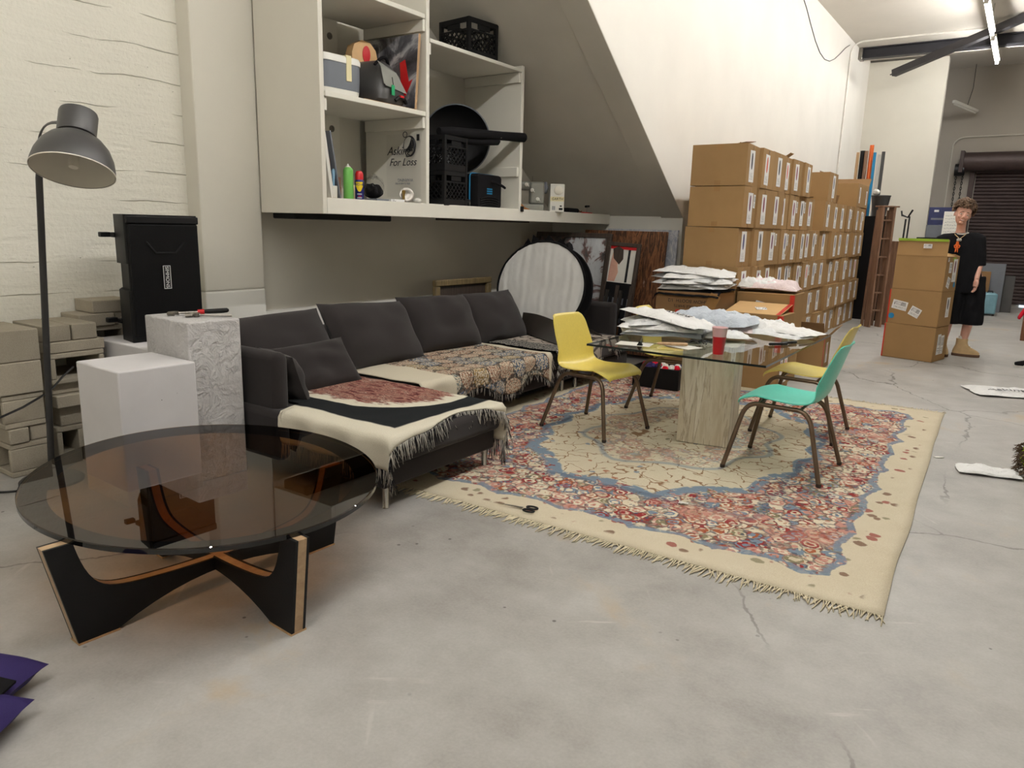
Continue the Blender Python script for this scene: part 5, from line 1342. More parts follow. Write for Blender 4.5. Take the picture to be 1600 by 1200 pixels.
for k in range(6): g.tube(bez((.03 + .015 * k, -.016, .36), (.08, -.016, .42 + .02 * k), (.125, -.016, .38 + .01 * k), 5), .004, 4)
g.ob('drawn_ring', 'ink', t)
g = G(); g.prism([(.155, .44), (.185, .44), (.185, .49), (.155, .49)], .001, 0, Matrix.Translation((0, -.016, 0)) @ Euler((R(90), 0, 0)).to_matrix().to_4x4()); g.ob('small_mark', 'ink', t)

# --- right bay: crates and bags
def crate_mesh(w=.33, d=.33, h=.285):
    g = G(); a, b = w / 2, d / 2
    def frame(z0, z1, th=.012):
        g.bb(-a, a, -b, -b + th, z0, z1); g.bb(-a, a, b - th, b, z0, z1); g.bb(-a, -a + th, -b + th, b - th, z0, z1); g.bb(a - th, a, -b + th, b - th, z0, z1)
    frame(h - .035, h, .016); frame(0, .055, .012); frame(h - .095, h - .082, .012)
    for sx in (-1, 1):
        for sy in (-1, 1): g.bb(sx * (a - .012) - .014, sx * (a - .012) + .014, sy * (b - .012) - .014, sy * (b - .012) + .014, 0, h)
    z0, z1 = .05, h - .085
    for face in range(4):
        L = (w if face % 2 == 0 else d) / 2 - .02
        for k in range(-6, 7):
            for sg in (-1, 1):
                x0 = k * .05; p = Vector((x0, z0)); q = Vector((x0 + sg * (z1 - z0), z1))
                # clip to the panel
                def clip(p, q):
                    p, q = p.copy(), q.copy()
                    for s_ in (1, -1):
                        for (m_, n_) in ((p, q), (q, p)):
                            if s_ * m_.x > L:
                                if s_ * n_.x >= L: return None
                                t = (s_ * L - n_.x) / (m_.x - n_.x); m_.x, m_.y = s_ * L, n_.y + (m_.y - n_.y) * t
                    return p, q
                c = clip(p, q)
                if not c or (c[1] - c[0]).length < .02: continue
                def P3(v): return {0: Vector((v.x, -b + .006, v.y)), 2: Vector((v.x, b - .006, v.y)), 1: Vector((a - .006, v.x, v.y)), 3: Vector((-a + .006, v.x, v.y))}[face]
                g.tube([P3(c[0]), P3(c[1])], .0055, 4)
    for i in range(-3, 4):
        g.bb(i * .045 - .006, i * .045 + .006, -b + .01, b - .01, .002, .010); g.bb(-a + .01, a - .01, i * .045 - .006, i * .045 + .006, .002, .010)
    g.bb(-.07, .07, -b - .002, -b + .0, h - .078, h - .04); g.bb(a - .0, a + .002, -.07, .07, h - .078, h - .04)
    return g
CM = None
def crate(loc, rz, label, sc=(1, 1, 1)):
    global CM
    if CM is None: CM = crate_mesh().mesh('milk_crate', 'black_plastic', False)
    o = bpy.data.objects.new('milk_crate', CM); COL.objects.link(o); o.location = loc; o.rotation_euler = (0, 0, rz); o.scale = sc
    return tag(o, label, 'crate', 'black plastic crates on the shelf unit')
crate((-4.37, 5.60, 2.859), R(-7), 'black milk crate alone on top of the right bay, turned cornerwise', (1.12, 1.12, 1.12))
crate((-4.27, 5.10, SB + .003), R(3), 'front black crate lowest beside the cool bag with cyan piping')
crate((-4.27, 5.10, SB + .290), R(3), 'front black crate second up, under the black tubes')
crate((-4.60, 4.95, SB + .003), R(0), 'black crate lowest at the back against the divider')
crate((-4.60, 4.95, SB + .290), R(0), 'black crate second up at the back against the divider')
crate((-4.60, 4.95, SB + .577), R(0), 'black crate third up at the back against the divider')
crate((-4.60, 4.95, SB + .864), R(0), 'topmost black crate of the tall back stack')
t = thing('light_dish', 'large round black dish standing behind the black tubes', 'light dish', (-4.50, 5.60, 2.195)); t.rotation_euler = (R(-80), 0, R(38))
g = G(); g.lathe([(.31, 0), (.312, .012), (.30, .02), (.27, .06), (.18, .11), (.08, .125), (.0, .127)], 48, 0, None, False, False); g.lathe([(.31, 0), (.27, .05), (.18, .10), (.06, .118), (.0, .118)][::-1], 48, 0, None, False, False); g.ob('dish', 'black_metal', t)
G().lathe([(.305, -.004), (.316, -.004), (.316, .012), (.305, .012)], 48, 0, None, False, False).ob('rim', 'grey_plastic', t)
t = thing('folded_softbox', 'folded black softbox tube sticking out past the end panel', 'softbox', (-4.13, 5.50, 2.215), R(2)); t.rotation_euler = (R(3.5), 0, R(-3))
G().tube([(0, -.56, 0), (0, -.4, 0), (0, .30, 0), (0, .62, 0), (0, .63, 0)], [.03, .045, .04, .044, .03], 14).ob('cover', 'black_fabric', t)
G().tube([(-.03, -.50, -.05), (-.02, .0, -.06), (.0, .22, -.055), (.0, .25, -.05)], [.03, .035, .03, .012], 10).ob('second_tube', 'black_fabric', t)
G().tube([(.01, .16, -.02), (.03, .24, -.02)], .007, 6).ob('tip', 'chrome', t)
t = thing('cooler_bag', 'black cooler bag with cyan piping and a small blue print, right bay', 'bag', (-4.42, 5.63, SB + .001), R(2))
g = G(); rings = []
for x, s_ in ((-.29, .92), (-.27, 1), (.20, 1)): rings.append([Vector((x, y * s_, .15 + z * s_)) for y, z in rrect(.20, .15, .03)])
g.loft(rings); g.ob('body', 'black_fabric', t)
g = G(); rings = []
for x, s_ in ((.205, 1), (.265, 1), (.285, .95)): rings.append([Vector((x, y * s_, .15 + z * s_)) for y, z in rrect(.20, .15, .03)])
g.loft(rings); g.ob('front_panel', 'black_fabric', t)
g = G(); g.tube([Vector((.203, y, .15 + z)) for y, z in rrect(.202, .152, .032)], .007, 8, closed=True); g.ob('piping', 'cyan_pipe', t)
g = G()
for k in range(3):
    for j in range(4): g.bb(.286, .288, -.045 + j * .022, -.028 + j * .022, .125 + k * .02, .137 + k * .02)
g.ob('blue_print', 'cyan_pipe', t)
G().tube(bez((.29, .02, .24), (.36, .06, .22), (.34, .17, .19), 8), .012, 8).ob('carry_strap', 'black_fabric', t)
for k in range(4): G().tube(bez((.288, -.15, .02 + .02 * k), (.296, 0, .06 + .02 * k), (.288, .15, .02 + .02 * k), 8), .004, 5).ob('seam', 'black_plastic', t)
t = thing('camera_gear', 'small black lens lying between crate and cooler bag', 'lens', (-4.16, 5.30, SB + .035)); t.rotation_euler = (0, R(90), R(30))
G().lathe([(.030, -.05), (.034, -.03), (.034, .03), (.028, .05), (.02, .045)], 20).ob('barrel', 'black_plastic', t); G().lathe([(.022, .046), (.01, .05), (.0, .051)], 20).ob('glass', 'chrome', t)
solo(G().bb(-.14, .14, -.13, .13, 0, .055), 'flat_case', 'black_plastic', 'flat black case at the foot of the back crates', 'case', (-4.17, 4.86, SB + .001) if False else (-4.175, 4.835, SB + .30 * 0 + .001), (0, 0, 0), bevel=.01) if False else None
G().bb(XF - .002, XF + .012, 6.10, 6.145, 1.565, 1.615).ob('rail_clip', 'black_plastic', CAB, bevel=.003)
# --- right end of the bottom shelf
def sewing():
    t = thing('sewing_machine', 'grey and white sewing machine with a masking tape note, right of the end panel', 'sewing machine', (-4.40, 6.62, SB + .001), R(38))
    # local x runs along the bed (head at -x, hand wheel at +x), looks along -y
    G().bb(-.20, .20, -.09, .09, 0, .075).ob('bed', 'mid_grey', t, bevel=.012)
    G().bb(.05, .20, -.075, .075, .075, .30).ob('column', 'mid_grey', t, bevel=.02)
    G().bb(-.19, .06, -.06, .06, .215, .305).ob('arm', 'mid_grey', t, bevel=.025)
    hd = G().bb(-.20, -.11, -.065, .065, .14, .30).ob('head', 'mid_grey', t, bevel=.018)
    G().tube([(-.155, 0, .145), (-.155, 0, .10)], .006, 8).tube([(-.155, 0, .10), (-.155, 0, .078)], .002, 6).ob('needle', 'chrome', hd)
    G().box((-.155, -.0, .088), (.03, .05, .008)).ob('presser_foot', 'steel', hd)
    for (x, z, s_) in ((-.02, .27, 1), (.04, .215, 1), (.10, .125, 1)):
        k = G().lathe([(.020, 0), (.020, .012), (.014, .018)], 18, 0, Matrix.Translation((x + .03, -.078, z)) @ Euler((R(90), 0, 0)).to_matrix().to_4x4()).ob('dial', 'white_plastic', t)
        G().tube([(x + .03, -.10, z), (x + .055, -.105, z - .02)], .005, 6).ob('lever', 'white_plastic', k)
    for x in (-.13, -.02): G().tube([(x, -.092, .05), (x + .0, -.10, .03)], .006, 6).ob('switch', 'white_plastic', t)
    hw = G().lathe([(.0, 0), (.055, 0), (.06, .008), (.06, .028), (.052, .034), (.02, .036), (.018, .046), (.0, .046)], 28, 0, Matrix.Translation((.20, 0, .245)) @ Euler((0, R(90), 0)).to_matrix().to_4x4()).ob('hand_wheel', 'grey_plastic', t)
    G().tube([(.08, .03, .305), (.08, .03, .36)], .003, 6).ob('spool_pin', 'chrome', t)
    m = G().bb(-.075, .075, -.06, .09, 0, .285).ob('motor_cover', 'white_plastic', t, bevel=.008, loc=(.335, -.02, .0), rot=(0, 0, R(0)))
    # the white cover shows its face to the room (+x side)
    G().lathe([(.0, 0), (.042, 0), (.045, .004), (.045, .012), (.040, .016), (.0, .016)], 28, 0, Matrix.Translation((.01, -.06, .22)) @ Euler((R(90), 0, 0)).to_matrix().to_4x4()).ob('round_knob', 'lamp_in', m)
    tp = G().bb(-.070, .072, -.0615, -.0602, .11, .155).ob('tape_note', 'masking', m)
    text_mesh('handwriting', 'GARTH', .036, 'ink', tp, (.0, -.0622, .132), (R(90), 0, 0), .0004, shear=.2)
    for (y0, y1, z0, z1) in ((.02, .06, .022, .042), (.03, .05, .055, .068)): G().bb(y0, y1, -.064, -.0602, z0, z1).ob('socket', 'black_plastic', m, bevel=.001)
    for k in range(3): G().bb(-.05 + k * .012, -.044 + k * .012, -.062, -.0602, .02, .06).ob('vent_slot', 'grey_plastic', m)
sewing()
g = G(); g.grid(lambda u, v: (-.10 + .2 * u + .02 * nz(v * 3, 1.), -.10 + .22 * v, .004 + .17 * (1 - u) * (1 - abs(2 * v - 1) ** 2) + .03 * abs(nz(u * 4, v * 4, 6.))), 14, 14, 0, .006)
solo(g, 'leather_cloth', 'tan_leather', 'crumpled tan cloth between the end panel and the sewing machine', 'cloth', (-4.27, 6.26, SB + .008), auto=0)
solo(G().bb(-.10, .10, -.14, .14, 0, .055), 'black_pouch', 'black_fabric', 'flat black pouch right of the sewing machine', 'pouch', (-4.25, 7.23, SB + .001), (0, 0, R(4)), bevel=.02)
t = thing('clamp', 'small red clamp with a dark knob near the right end of the shelf', 'clamp', (-4.20, 7.62, SB + .001), R(5))
G().bb(-.02, .02, -.12, .11, 0, .022).ob('bar', 'red', t, bevel=.004); G().tube([(0, .0, .02), (0, .0, .085)], .006, 8).ob('screw', 'steel', t); G().tube([(0, -.045, .085), (0, .045, .09)], .013, 8).ob('knob', 'black_plastic', t)
t = thing('small_hook', 'small brown wire hook beside the red clamp', 'hook', (-4.2, 7.43, SB + .001)); G().tube([(0, -.06, .008), (0, -.02, .04), (0, .03, .02), (0, .06, .03)], .008, 6).ob('wire', 'chair_wood', t); G().bb(-.02, .02, -.05, .05, 0, .012).ob('base', 'black_plastic', t)
# ------------------------------------------------------------------ wall of cartons
YC = [7.235, 7.64, 8.07, 8.59, 8.96, 9.38, 9.765, 10.20, 10.69, 11.21, 11.73, 12.27, 12.79, 13.24, 13.78]
ZR = [0.001, .355, .71, 1.085, 1.47, 1.862, 2.25]
XR, DX = -2.285, .545
def label_ob(parent, y, z, w_, h_, x, mat='label', roll=0.):
    g = G(); g.add([(-w_ / 2, -h_ / 2, 0), (w_ / 2, -h_ / 2, 0), (w_ / 2, h_ / 2, 0), (-w_ / 2, h_ / 2, 0), (-w_ / 2, -h_ / 2, .0012), (w_ / 2, -h_ / 2, .0012), (w_ / 2, h_ / 2, .0012), (-w_ / 2, h_ / 2, .0012)],
                   [(4, 5, 6, 7), (3, 2, 1, 0), (0, 1, 5, 4), (1, 2, 6, 5), (2, 3, 7, 6), (3, 0, 4, 7)])
    o = g.ob('printed_label', mat, parent, smooth=False); o.location = (x, y, z); o.rotation_euler = (R(90), roll, R(90)); return o
def carton_mesh(w, d, h, seed, mat='card', tape=True):
    """closed carton: x depth, y width, origin at the bottom centre; the tape seam runs over the +x face"""
    rr = random.Random(seed); g = G(); n = 6
    def face(u, v, ax):
        pass
    a, b = w / 2, d / 2
    j = [rr.uniform(-.006, .006) for _ in range(8)]
    vs = [(-a + j[0] * .4, -b, 0), (a + j[1] * .4, -b, 0), (a + j[2] * .4, b, 0), (-a, b, 0), (-a, -b, h + j[4]), (a, -b + abs(j[5]) * .5, h + j[5]), (a, b - abs(j[6]) * .5, h + j[6]), (-a, b, h + j[7])]
    g.add(vs, [(3, 2, 1, 0), (4, 5, 6, 7), (0, 1, 5, 4), (1, 2, 6, 5), (2, 3, 7, 6), (3, 0, 4, 7)], 0)
    if tape:
        g.bb(a + .0002, a + .0012, -.024, .024, .004, h * .16, 1); g.bb(a + .0002, a + .0012, -.024, .024, h * .84, h - .006, 1)
        g.bb(-.03, .03, -b - .0012, -b - .0002, h - .05, h - .005, 1); g.bb(-.03, .03, -b - .0012, -b - .0002, .005, .05, 1)
    return g
rb = random.Random(11)
rows_name = ['bottom row', 'second row up', 'third row up', 'third row from top', 'second row from top', 'top row']
def wall_carton(c, r, x1=None, z1=None, y01=None, extra=1):
    y0, y1 = y01 or (YC[c] + .004, YC[c + 1] - .006); z0, z_ = ZR[r], (z1 or ZR[r + 1]) - .004
    x = (x1 if x1 is not None else XR + rb.uniform(-.035, .018)) - DX / 2
    o = carton_mesh(DX, y1 - y0, z_ - z0, c * 7 + r).ob('carton', ['card', 'tape'], None, bevel=.006, smooth=True)
    o.location = (x, (y0 + y1) / 2, z0); o.rotation_euler = (0, 0, R(rb.uniform(-1.3, 1.3)))
    tag(o, 'labelled brown carton, %s of the wall, %s from the near end' % (rows_name[r], ORD[c]), 'cardboard box', 'brown cartons stacked in a long wall')
    w_, h_ = y1 - y0, z_ - z0; lw, lh = min(.148, w_ * .37), min(.295, h_ * .78)
    ly = rb.uniform(-.05, .03); lz = h_ * .5 + rb.uniform(-.012, .016)
    label_ob(o, ly, lz, lw, lh, DX / 2 + .002, 'label', R(rb.uniform(-1.5, 1.5)))
    if rb.random() < .45: label_ob(o, ly + lw * .86, lz + lh * .24, .055, .13, DX / 2 + .002, 'ticket', R(rb.uniform(-3, 3)))
    return o
tops = {}
for r in range(6):
    for c in range(14):
        if r == 5 and c > 5: continue
        if r == 4 and c == 7: continue
        o = wall_carton(c, r); tops[(c, r)] = o
o = wall_carton(8, 5, XR - .01, ZR[5] + .385, (10.83, 11.36)); o['label'] = 'single brown carton standing alone on the middle of the carton wall'
# an open flap standing up behind the top row
f = tops[(3, 5)]
G().box((-.20, .02, .388 + .075), (.006, .52, .17), 0, (0, R(-5), 0)).ob('open_flap', 'card_dark', f)
G().box((.255, .06, .388 + .022), (.10, .14, .005), 0, (0, R(-35), 0)).ob('torn_flap', 'card', f)
f = tops[(0, 5)]; G().box((.13, .0, .388 + .016), (.22, .30, .005), 0, (R(6), R(-8), 0)).ob('loose_flap', 'card_dark', f)
f = tops[(6, 4)]; G().box((.17, .10, .388 + .012), (.20, .22, .005), 0, (R(0), R(-10), R(10))).ob('loose_flap', 'card', f)
f = tops[(9, 4)]; G().box((.20, .0, .388 + .06), (.006, .26, .12), 0, (R(0), R(14), R(-30))).ob('raised_flap', 'card_dark', f); G().box((.16, .22, .388 + .045), (.006, .18, .10), 0, (R(0), R(-20), R(20))).ob('raised_flap', 'card', f)
f = tops[(3, 3)]; G().box((.278, .12, .13), (.004, .11, .20), 0, (R(-25), R(10), 0)).ob('torn_strip', 'raw_wood', f)
# the wide open carton at the far end
def open_carton(name, label, loc, rz, w, d, h, flaps, mat='card', group=None, th=.006):
    t = thing(name, label, 'cardboard box', loc, rz, group)
    g = G(); a, b = w / 2, d / 2
    g.bb(-a, a, -b, b, 0, th); g.bb(-a, a, -b, -b + th, th, h); g.bb(-a, a, b - th, b, th, h); g.bb(-a, -a + th, -b + th, b - th, th, h); g.bb(a - th, a, -b + th, b - th, th, h)
    g.ob('walls', mat, t, bevel=.002)
    for (side, L, ang, m) in flaps:
        f = G(); f.bb(0, L, -(b if side[0] == 'x' else a) + .003, (b if side[0] == 'x' else a) - .003, -th / 2, th / 2)
        o = f.ob('flap', m, t)
        sg = -1 if side[1] == '-' else 1
        if side[0] == 'x': o.location = (sg * a, 0, h); o.rotation_euler = (0, -R(ang), 0 if sg > 0 else PI)
        else: o.location = (0, sg * b, h); o.rotation_euler = (0, -R(ang), R(90 * sg))
        if sg < 0 and side[0] == 'x': o.rotation_euler = Euler((0, -R(ang), PI), 'XYZ')
    return t
t = open_carton('carton', 'wide open carton on top of the far end of the carton wall', (-2.565, 13.32, ZR[5] + .002), 0, .56, .92, .36, [('x-', .20, 78, 'card_dark'), ('y+', .2, 40, 'card_dark')], 'card')
label_ob(t, -.28, .18, .09, .24, .282, 'label'); label_ob(t, .30, .16, .08, .22, .282, 'label')

# cartons in front of the wall
def plain_carton(label, x0, x1, y0, y1, z0, z1, mat='card', rz=0., group='loose cartons stacked beside the glass table', seed=1, tape=False):
    o = carton_mesh(x1 - x0, y1 - y0, z1 - z0, seed, tape=tape).ob('carton', [mat, 'tape'], None, bevel=.005)
    o.location = ((x0 + x1) / 2, (y0 + y1) / 2, z0); o.rotation_euler = (0, 0, rz); return tag(o, label, 'cardboard box', group)
plain_carton('lower closed carton carrying the flapped one behind the glass table', -2.24, -1.70, 7.00, 7.20 + .0, .001, .355, 'card', 0, seed=41) if False else None
B0 = plain_carton('closed carton on the floor under the carton with orange red corner tape', -2.22, -1.70, 6.78, 7.19, .001, .36, seed=42)
label_ob(B0, .05, .18, .10, .24, .262, 'label'); label_ob(B0, -.10, .19, .08, .20, .262, 'label')
Bx = plain_carton('carton with a folded lid and red corner tape, nearest behind the glass table', -2.23, -1.70, 6.77, 7.19, .363, .70, 'card', seed=43)
G().bb(.2655, .267, -.208, -.17, .005, .335).bb(.22, .2665, -.2115, -.2105, .005, .335).ob('red_tape', 'red_tape', Bx)
label_ob(Bx, .07, .13, .07, .17, .267, 'label')
lid = G().box((-.01, .0, .337 + .035), (.50, .42, .006), 0, (R(9), 0, 0)).ob('folded_lid', 'card_light', Bx)
G().box((.22, .0, .337 + .0392), (.035, .42, .002), 0, (R(9), 0, 0)).ob('red_tape', 'red_tape', lid)
g = G().box((.02, -.03, .337 + .0365), (.10, .09, .002), 0, (R(9), 0, R(30))); g.ob('printed_ticket', 'ticket', lid)
A0 = plain_carton('carton on the floor behind the one with the folded lid', -2.25, -1.74, 7.225, 7.215 + .41, .001, .44, seed=45)
Ax = plain_carton('carton with red corner tape holding white mailers, second behind the table', -2.27, -1.73, 7.225, 7.625, .443, .86, 'card', seed=46)
G().bb(.2705, .272, -.2005, -.165, .005, .41).bb(.235, .2715, -.2035, -.2005, .005, .41).ob('red_tape', 'red_tape', Ax)
g = G(); g.box((0, 0, 0), (.13, .002, .06)); o = g.ob('printed_ticket', 'ticket', Ax); o.location = (-.02, -.2035, .30); o.rotation_euler = (0, R(12), 0)
bag((-2.0, 7.42, .895), .26, .17, .06, R(4), 'poly_pink', 'pinkish white mailer bulging out of the taped carton', 'mailers in the taped carton', 51)
bag((-2.12, 7.40, .905), .19, .15, .06, R(12), 'poly_white', 'white mailer bulging out at the left of the taped carton', 'mailers in the taped carton', 52)
# the dark carton with printing, under the big heap of mailers
D0 = plain_carton('dark carton on the floor under the printed one by the alcove', -2.86, -2.28, 6.66, 7.17, .001, .40, 'card_dark', seed=61)
Dx = plain_carton('dark carton printed upside down, carrying the heap of white mailers', -2.87, -2.275, 6.65, 7.17, .403, .86, 'card_dark', seed=62)
text_mesh('printed_text', 'SHOW BOOTH  1/2', .044, 'ink', Dx, (.02, -.2615, .375), (R(90), R(180), 0), .0004)
text_mesh('printed_text', 'FRAGILE SHIRTS', .036, 'ink', Dx, (.02, -.2615, .325), (R(90), R(180), 0), .0004)
G().bb(-.09, .09, -.2625, -.2605, .20, .29).ob('orange_panel', 'red_tape', Dx)
G().box((.245, -.2615, .35), (.10, .002, .22), 0, (0, R(25), 0)).ob('wide_tape', 'tape', Dx)
solo(G().grid(lambda u, v: (-.32 + .64 * u, -.28 + .55 * v, .012 + .02 * abs(nz(u * 5, v * 5, 3.)) - .05 * max(0, .12 - v) / .12 - .05 * max(0, .06 - u) / .06), 24, 20, 0, .004), 'black_liner', 'black_cloth', 'black plastic liner under the heap of mailers', 'liner', (-2.575, 6.91, .862), auto=0)
for i, (dx, dy, a, mt, nm) in enumerate(((.02, .0, 4, 'poly_white', 'lowest white mailer'), (-.03, .0, -8, 'poly_clear', 'second mailer from below'), (.05, -.03, 10, 'poly_white', 'third mailer from below'), (-.05, .02, -14, 'poly_clear', 'fourth mailer from below'), (.04, .0, 16, 'poly_white', 'fifth mailer from below'), (-.04, .03, -4, 'poly_white', 'topmost white mailer'))):
    bag((-2.58 + dx, 6.90 + dy, .90 + .027 * i), .33, .21, .030, R(a), mt, nm + ' of the heap on the dark printed carton', 'heap of mailers on the dark carton', 70 + i, (R(3), R(2 if i % 2 else -3)))
# cartons seen under and beside the glass table
t = open_carton('carton', 'small open carton with red tape beside the far right leg of the table', (-1.88, 8.45, .001), R(2), .50, .40, .34, [('x+', .16, 50, 'card'), ('y-', .2, 60, 'card_dark')], 'card')
label_ob(t, .0, .17, .10, .22, .252, 'label'); G().bb(.2505, .252, -.20, -.165, .005, .335).ob('red_tape', 'red_tape', t)
plain_carton('plain brown carton behind the travertine pedestal', -1.66, -1.18, 7.35, 7.75, .001, .35, 'card', R(3), seed=66) if False else None
# box of dark trinkets on the floor behind the table
t = thing('open_crate', 'low dark crate of red and white odds and ends under the glass table', 'crate', (-2.62, 6.72 - .42, .001), R(2))
g = G(); g.bb(-.22, .22, -.14, .14, 0, .01); g.bb(-.22, .22, -.14, -.13, .01, .20); g.bb(-.22, .22, .13, .14, .01, .20); g.bb(-.22, -.21, -.13, .13, .01, .20); g.bb(.21, .22, -.13, .13, .01, .20); g.ob('walls', 'black_plastic', t, bevel=.003)
rr = random.Random(8); 
for m in ('red_cloth', 'white_plastic', 'purple'):
    g = G()
    for k in range(8): x, y = rr.uniform(-.17, .17), rr.uniform(-.1, .1); g.lathe([(.0, 0), (.03, .01), (.035, .03), (.02, .055), (.0, .06)], 8, 0, Matrix.Translation((x, y, .15 + rr.uniform(0, .03))))
    g.ob('odds_and_ends', m, t, kind='stuff')
# ------------------------------------------------------------------ person behind the carton stack
def ring(c, rx, ry, n=20, tilt=(0, 0, 0), k=2.0):
    m = Euler(tilt).to_matrix(); out = []
    for i in range(n):
        a = 2 * PI * i / n; cs, sn = math.cos(a), math.sin(a)
        out.append(Vector(c) + m @ Vector((rx * math.copysign(abs(cs) ** (2 / k), cs), ry * math.copysign(abs(sn) ** (2 / k), sn), 0)))
    return out
def limb(g, pts, rad, n=14, m=0, cap=True):
    pts = [Vector(p) for p in pts]; P = []; Rr = []
    for i in range(len(pts) - 1):
        for k in range(4): t = k / 4; P.append(pts[i].lerp(pts[i + 1], t)); s = t * t * (3 - 2 * t); Rr.append(rad[i] * (1 - s) + rad[i + 1] * s)
    P.append(pts[-1]); Rr.append(rad[-1]); g.tube(P, Rr, n, m)
def remesh(o, vox, smooth=4, fac=.5):
    r_ = o.modifiers.new('R', 'REMESH'); r_.mode = 'VOXEL'; r_.voxel_size = vox; r_.use_smooth_shade = True
    if smooth: q = o.modifiers.new('S', 'SMOOTH'); q.iterations = smooth; q.factor = fac
    baked(o); o.data.polygons.foreach_set('use_smooth', [True] * len(o.data.polygons)); return o
def person():
    t = thing('person', 'smiling person with curly hair in black tee and long shorts, behind the stacked cartons', 'person', (-.56, 10.52, 0), R(6))
    # local: faces -y; +x is the image right. z measured from the floor
    HC = Vector((-.118, -.03, 1.70))            # head centre
    # ---- body: torso, neck, head, arms, legs in one surface
    g = G()
    hip = Vector((.03, 0, .96)); chest = Vector((-.09, .01, 1.30)); nk = Vector((-.115, .01, 1.48))
    g.loft([ring(p, rx, ry) for p, rx, ry in (((.03, 0, .82), .16, .10), (hip, .165, .11), ((-.0, 0, 1.08), .14, .10), ((-.06, .0, 1.22), .155, .11), (chest, .17, .115), ((-.10, .01, 1.40), .17, .10), ((-.11, .012, 1.455), .11, .075), (nk, .062, .06))])
    limb(g, [nk + Vector((0, 0, -.05)), nk + Vector((0, -.008, .06)), HC + Vector((.0, .01, -.08))], [.058, .049, .050])
    sR, sL = Vector((-.285, .01, 1.405)), Vector((.075, .015, 1.425))
    eL, wL = Vector((.130, -.01, 1.13)), Vector((.118, -.135, .945))
    eR, wR = Vector((-.36, -.05, 1.14)), Vector((-.32, -.20, 1.235))
    limb(g, [sL + Vector((-.05, 0, .0)), sL, eL, wL], [.055, .052, .040, .026])
    limb(g, [sR + Vector((.05, 0, .0)), sR, eR, wR], [.055, .052, .040, .026])
    hL, kL, aL = Vector((.11, 0, .90)), Vector((.115, -.03, .50)), Vector((.075, .02, .10))
    hR, kR, aR = Vector((-.06, 0, .90)), Vector((-.10, -.05, .50)), Vector((-.135, -.02, .10))
    for h_, k_, a_ in ((hL, kL, aL), (hR, kR, aR)):
        cf = k_.lerp(a_, .3) + Vector((0, .02, 0)); limb(g, [h_, k_, cf, a_], [.085, .056, .054, .036])
    # hands: palm, four unequal fingers and a thumb leaving the side
    def hand(w_, d, side, palmn):
        d = d.normalized(); s_ = d.cross(palmn).normalized() * side
        limb(g, [w_, w_ + d * .035, w_ + d * .085], [.024, .030, .028], 10)
        for sx in (-.024, .024): limb(g, [w_ + d * .015 + s_ * sx * .6, w_ + d * .085 + s_ * sx], [.018, .017], 8)
        for i, (o_, L) in enumerate(((-.033, .070), (-.011, .080), (.011, .075), (.032, .058))):
            b = w_ + d * .085 + s_ * o_; c1 = b + d * L * .5 + s_ * o_ * .12 + palmn * .006; c2 = b + d * L * .9 + s_ * o_ * .2 + palmn * .024
            limb(g, [b, c1, c2], [.0105, .0095, .0075], 8)
        tb = w_ + d * .03 - s_ * .028; limb(g, [tb, tb + d * .03 - s_ * .022 + palmn * .008, tb + d * .062 - s_ * .026 + palmn * .018], [.014, .012, .009], 8)
    hand(wL, Vector((-.06, -.10, -1)), 1, Vector((-.5, -.2, 0)).normalized())
    hand(wR, Vector((.35, -.9, .0)), -1, Vector((0, 0, -1)))
    # ---- head in its own frame (turned and tilted), fused by the remesh
    HM = Matrix.Translation(HC) @ Euler((R(3), R(13), R(9)), 'XYZ').to_matrix().to_4x4() @ Matrix.Scale(1.08, 4)
    def sph(c, rx, ry, rz_, n=14, M_=HM):
        g.grid(lambda u, v: tuple(M_ @ (Vector(c) + Vector((rx * math.sin(PI * v) * math.cos(2 * PI * u), ry * math.sin(PI * v) * math.sin(2 * PI * u), -rz_ * math.cos(PI * v))))), n * 2, n)
    sph((0, .012, .035), .076, .094, .088)                 # skull
    hd = [((0, -.030, -.112), .018, .016), ((0, -.030, -.106), .030, .030), ((0, -.022, -.085), .048, .050), ((0, -.016, -.055), .060, .066), ((0, -.010, -.02), .068, .078), ((0, -.004, .02), .072, .084)]
    g.loft([[HM @ p for p in ring(c, a, b, 18, k=2.3)] for c, a, b in hd])
    limb(g, [HM @ Vector((0, -.082, .012)), HM @ Vector((0, -.098, -.018)), HM @ Vector((0, -.104, -.034))], [.009, .012, .015], 10)   # nose
    for sx in (-1, 1):
        sph((sx * .012, -.096, -.036), .009, .008, .007, 6)
        sph((sx * .036, -.066, -.03), .022, .020, .020, 8)      # cheek
        sph((sx * .031, -.074, .022), .026, .012, .008, 8)      # brow ridge
        sph((sx * .077, .012, -.01), .010, .020, .030, 8)       # ear
    sph((0, -.078, -.092), .020, .014, .014, 8); sph((0, -.083, -.062), .026, .010, .010, 8)
    body = g.ob('body', 'skin', t, auto=0); remesh(body, .0055, 3, .5)
    # eyes, brows, mouth
    for sx in (-1, 1):
        e = G(); c = Vector((sx * .031, -.0795, .000)); e.grid(lambda u, v: tuple(HM @ (c + Vector((.0135 * math.sin(PI * v) * math.cos(2 * PI * u), .008 * math.sin(PI * v) * math.sin(2 * PI * u), -.0058 * math.cos(PI * v))))), 14, 8)
        eo = e.ob('eye', 'sock', t, auto=0)
        e = G(); c = Vector((sx * .031, -.0865, .000)); e.grid(lambda u, v: tuple(HM @ (c + Vector((.0055 * math.sin(PI * v) * math.cos(2 * PI * u), .003 * math.sin(PI * v) * math.sin(2 * PI * u), -.0055 * math.cos(PI * v))))), 10, 6); e.ob('iris', 'hair', eo, auto=0)
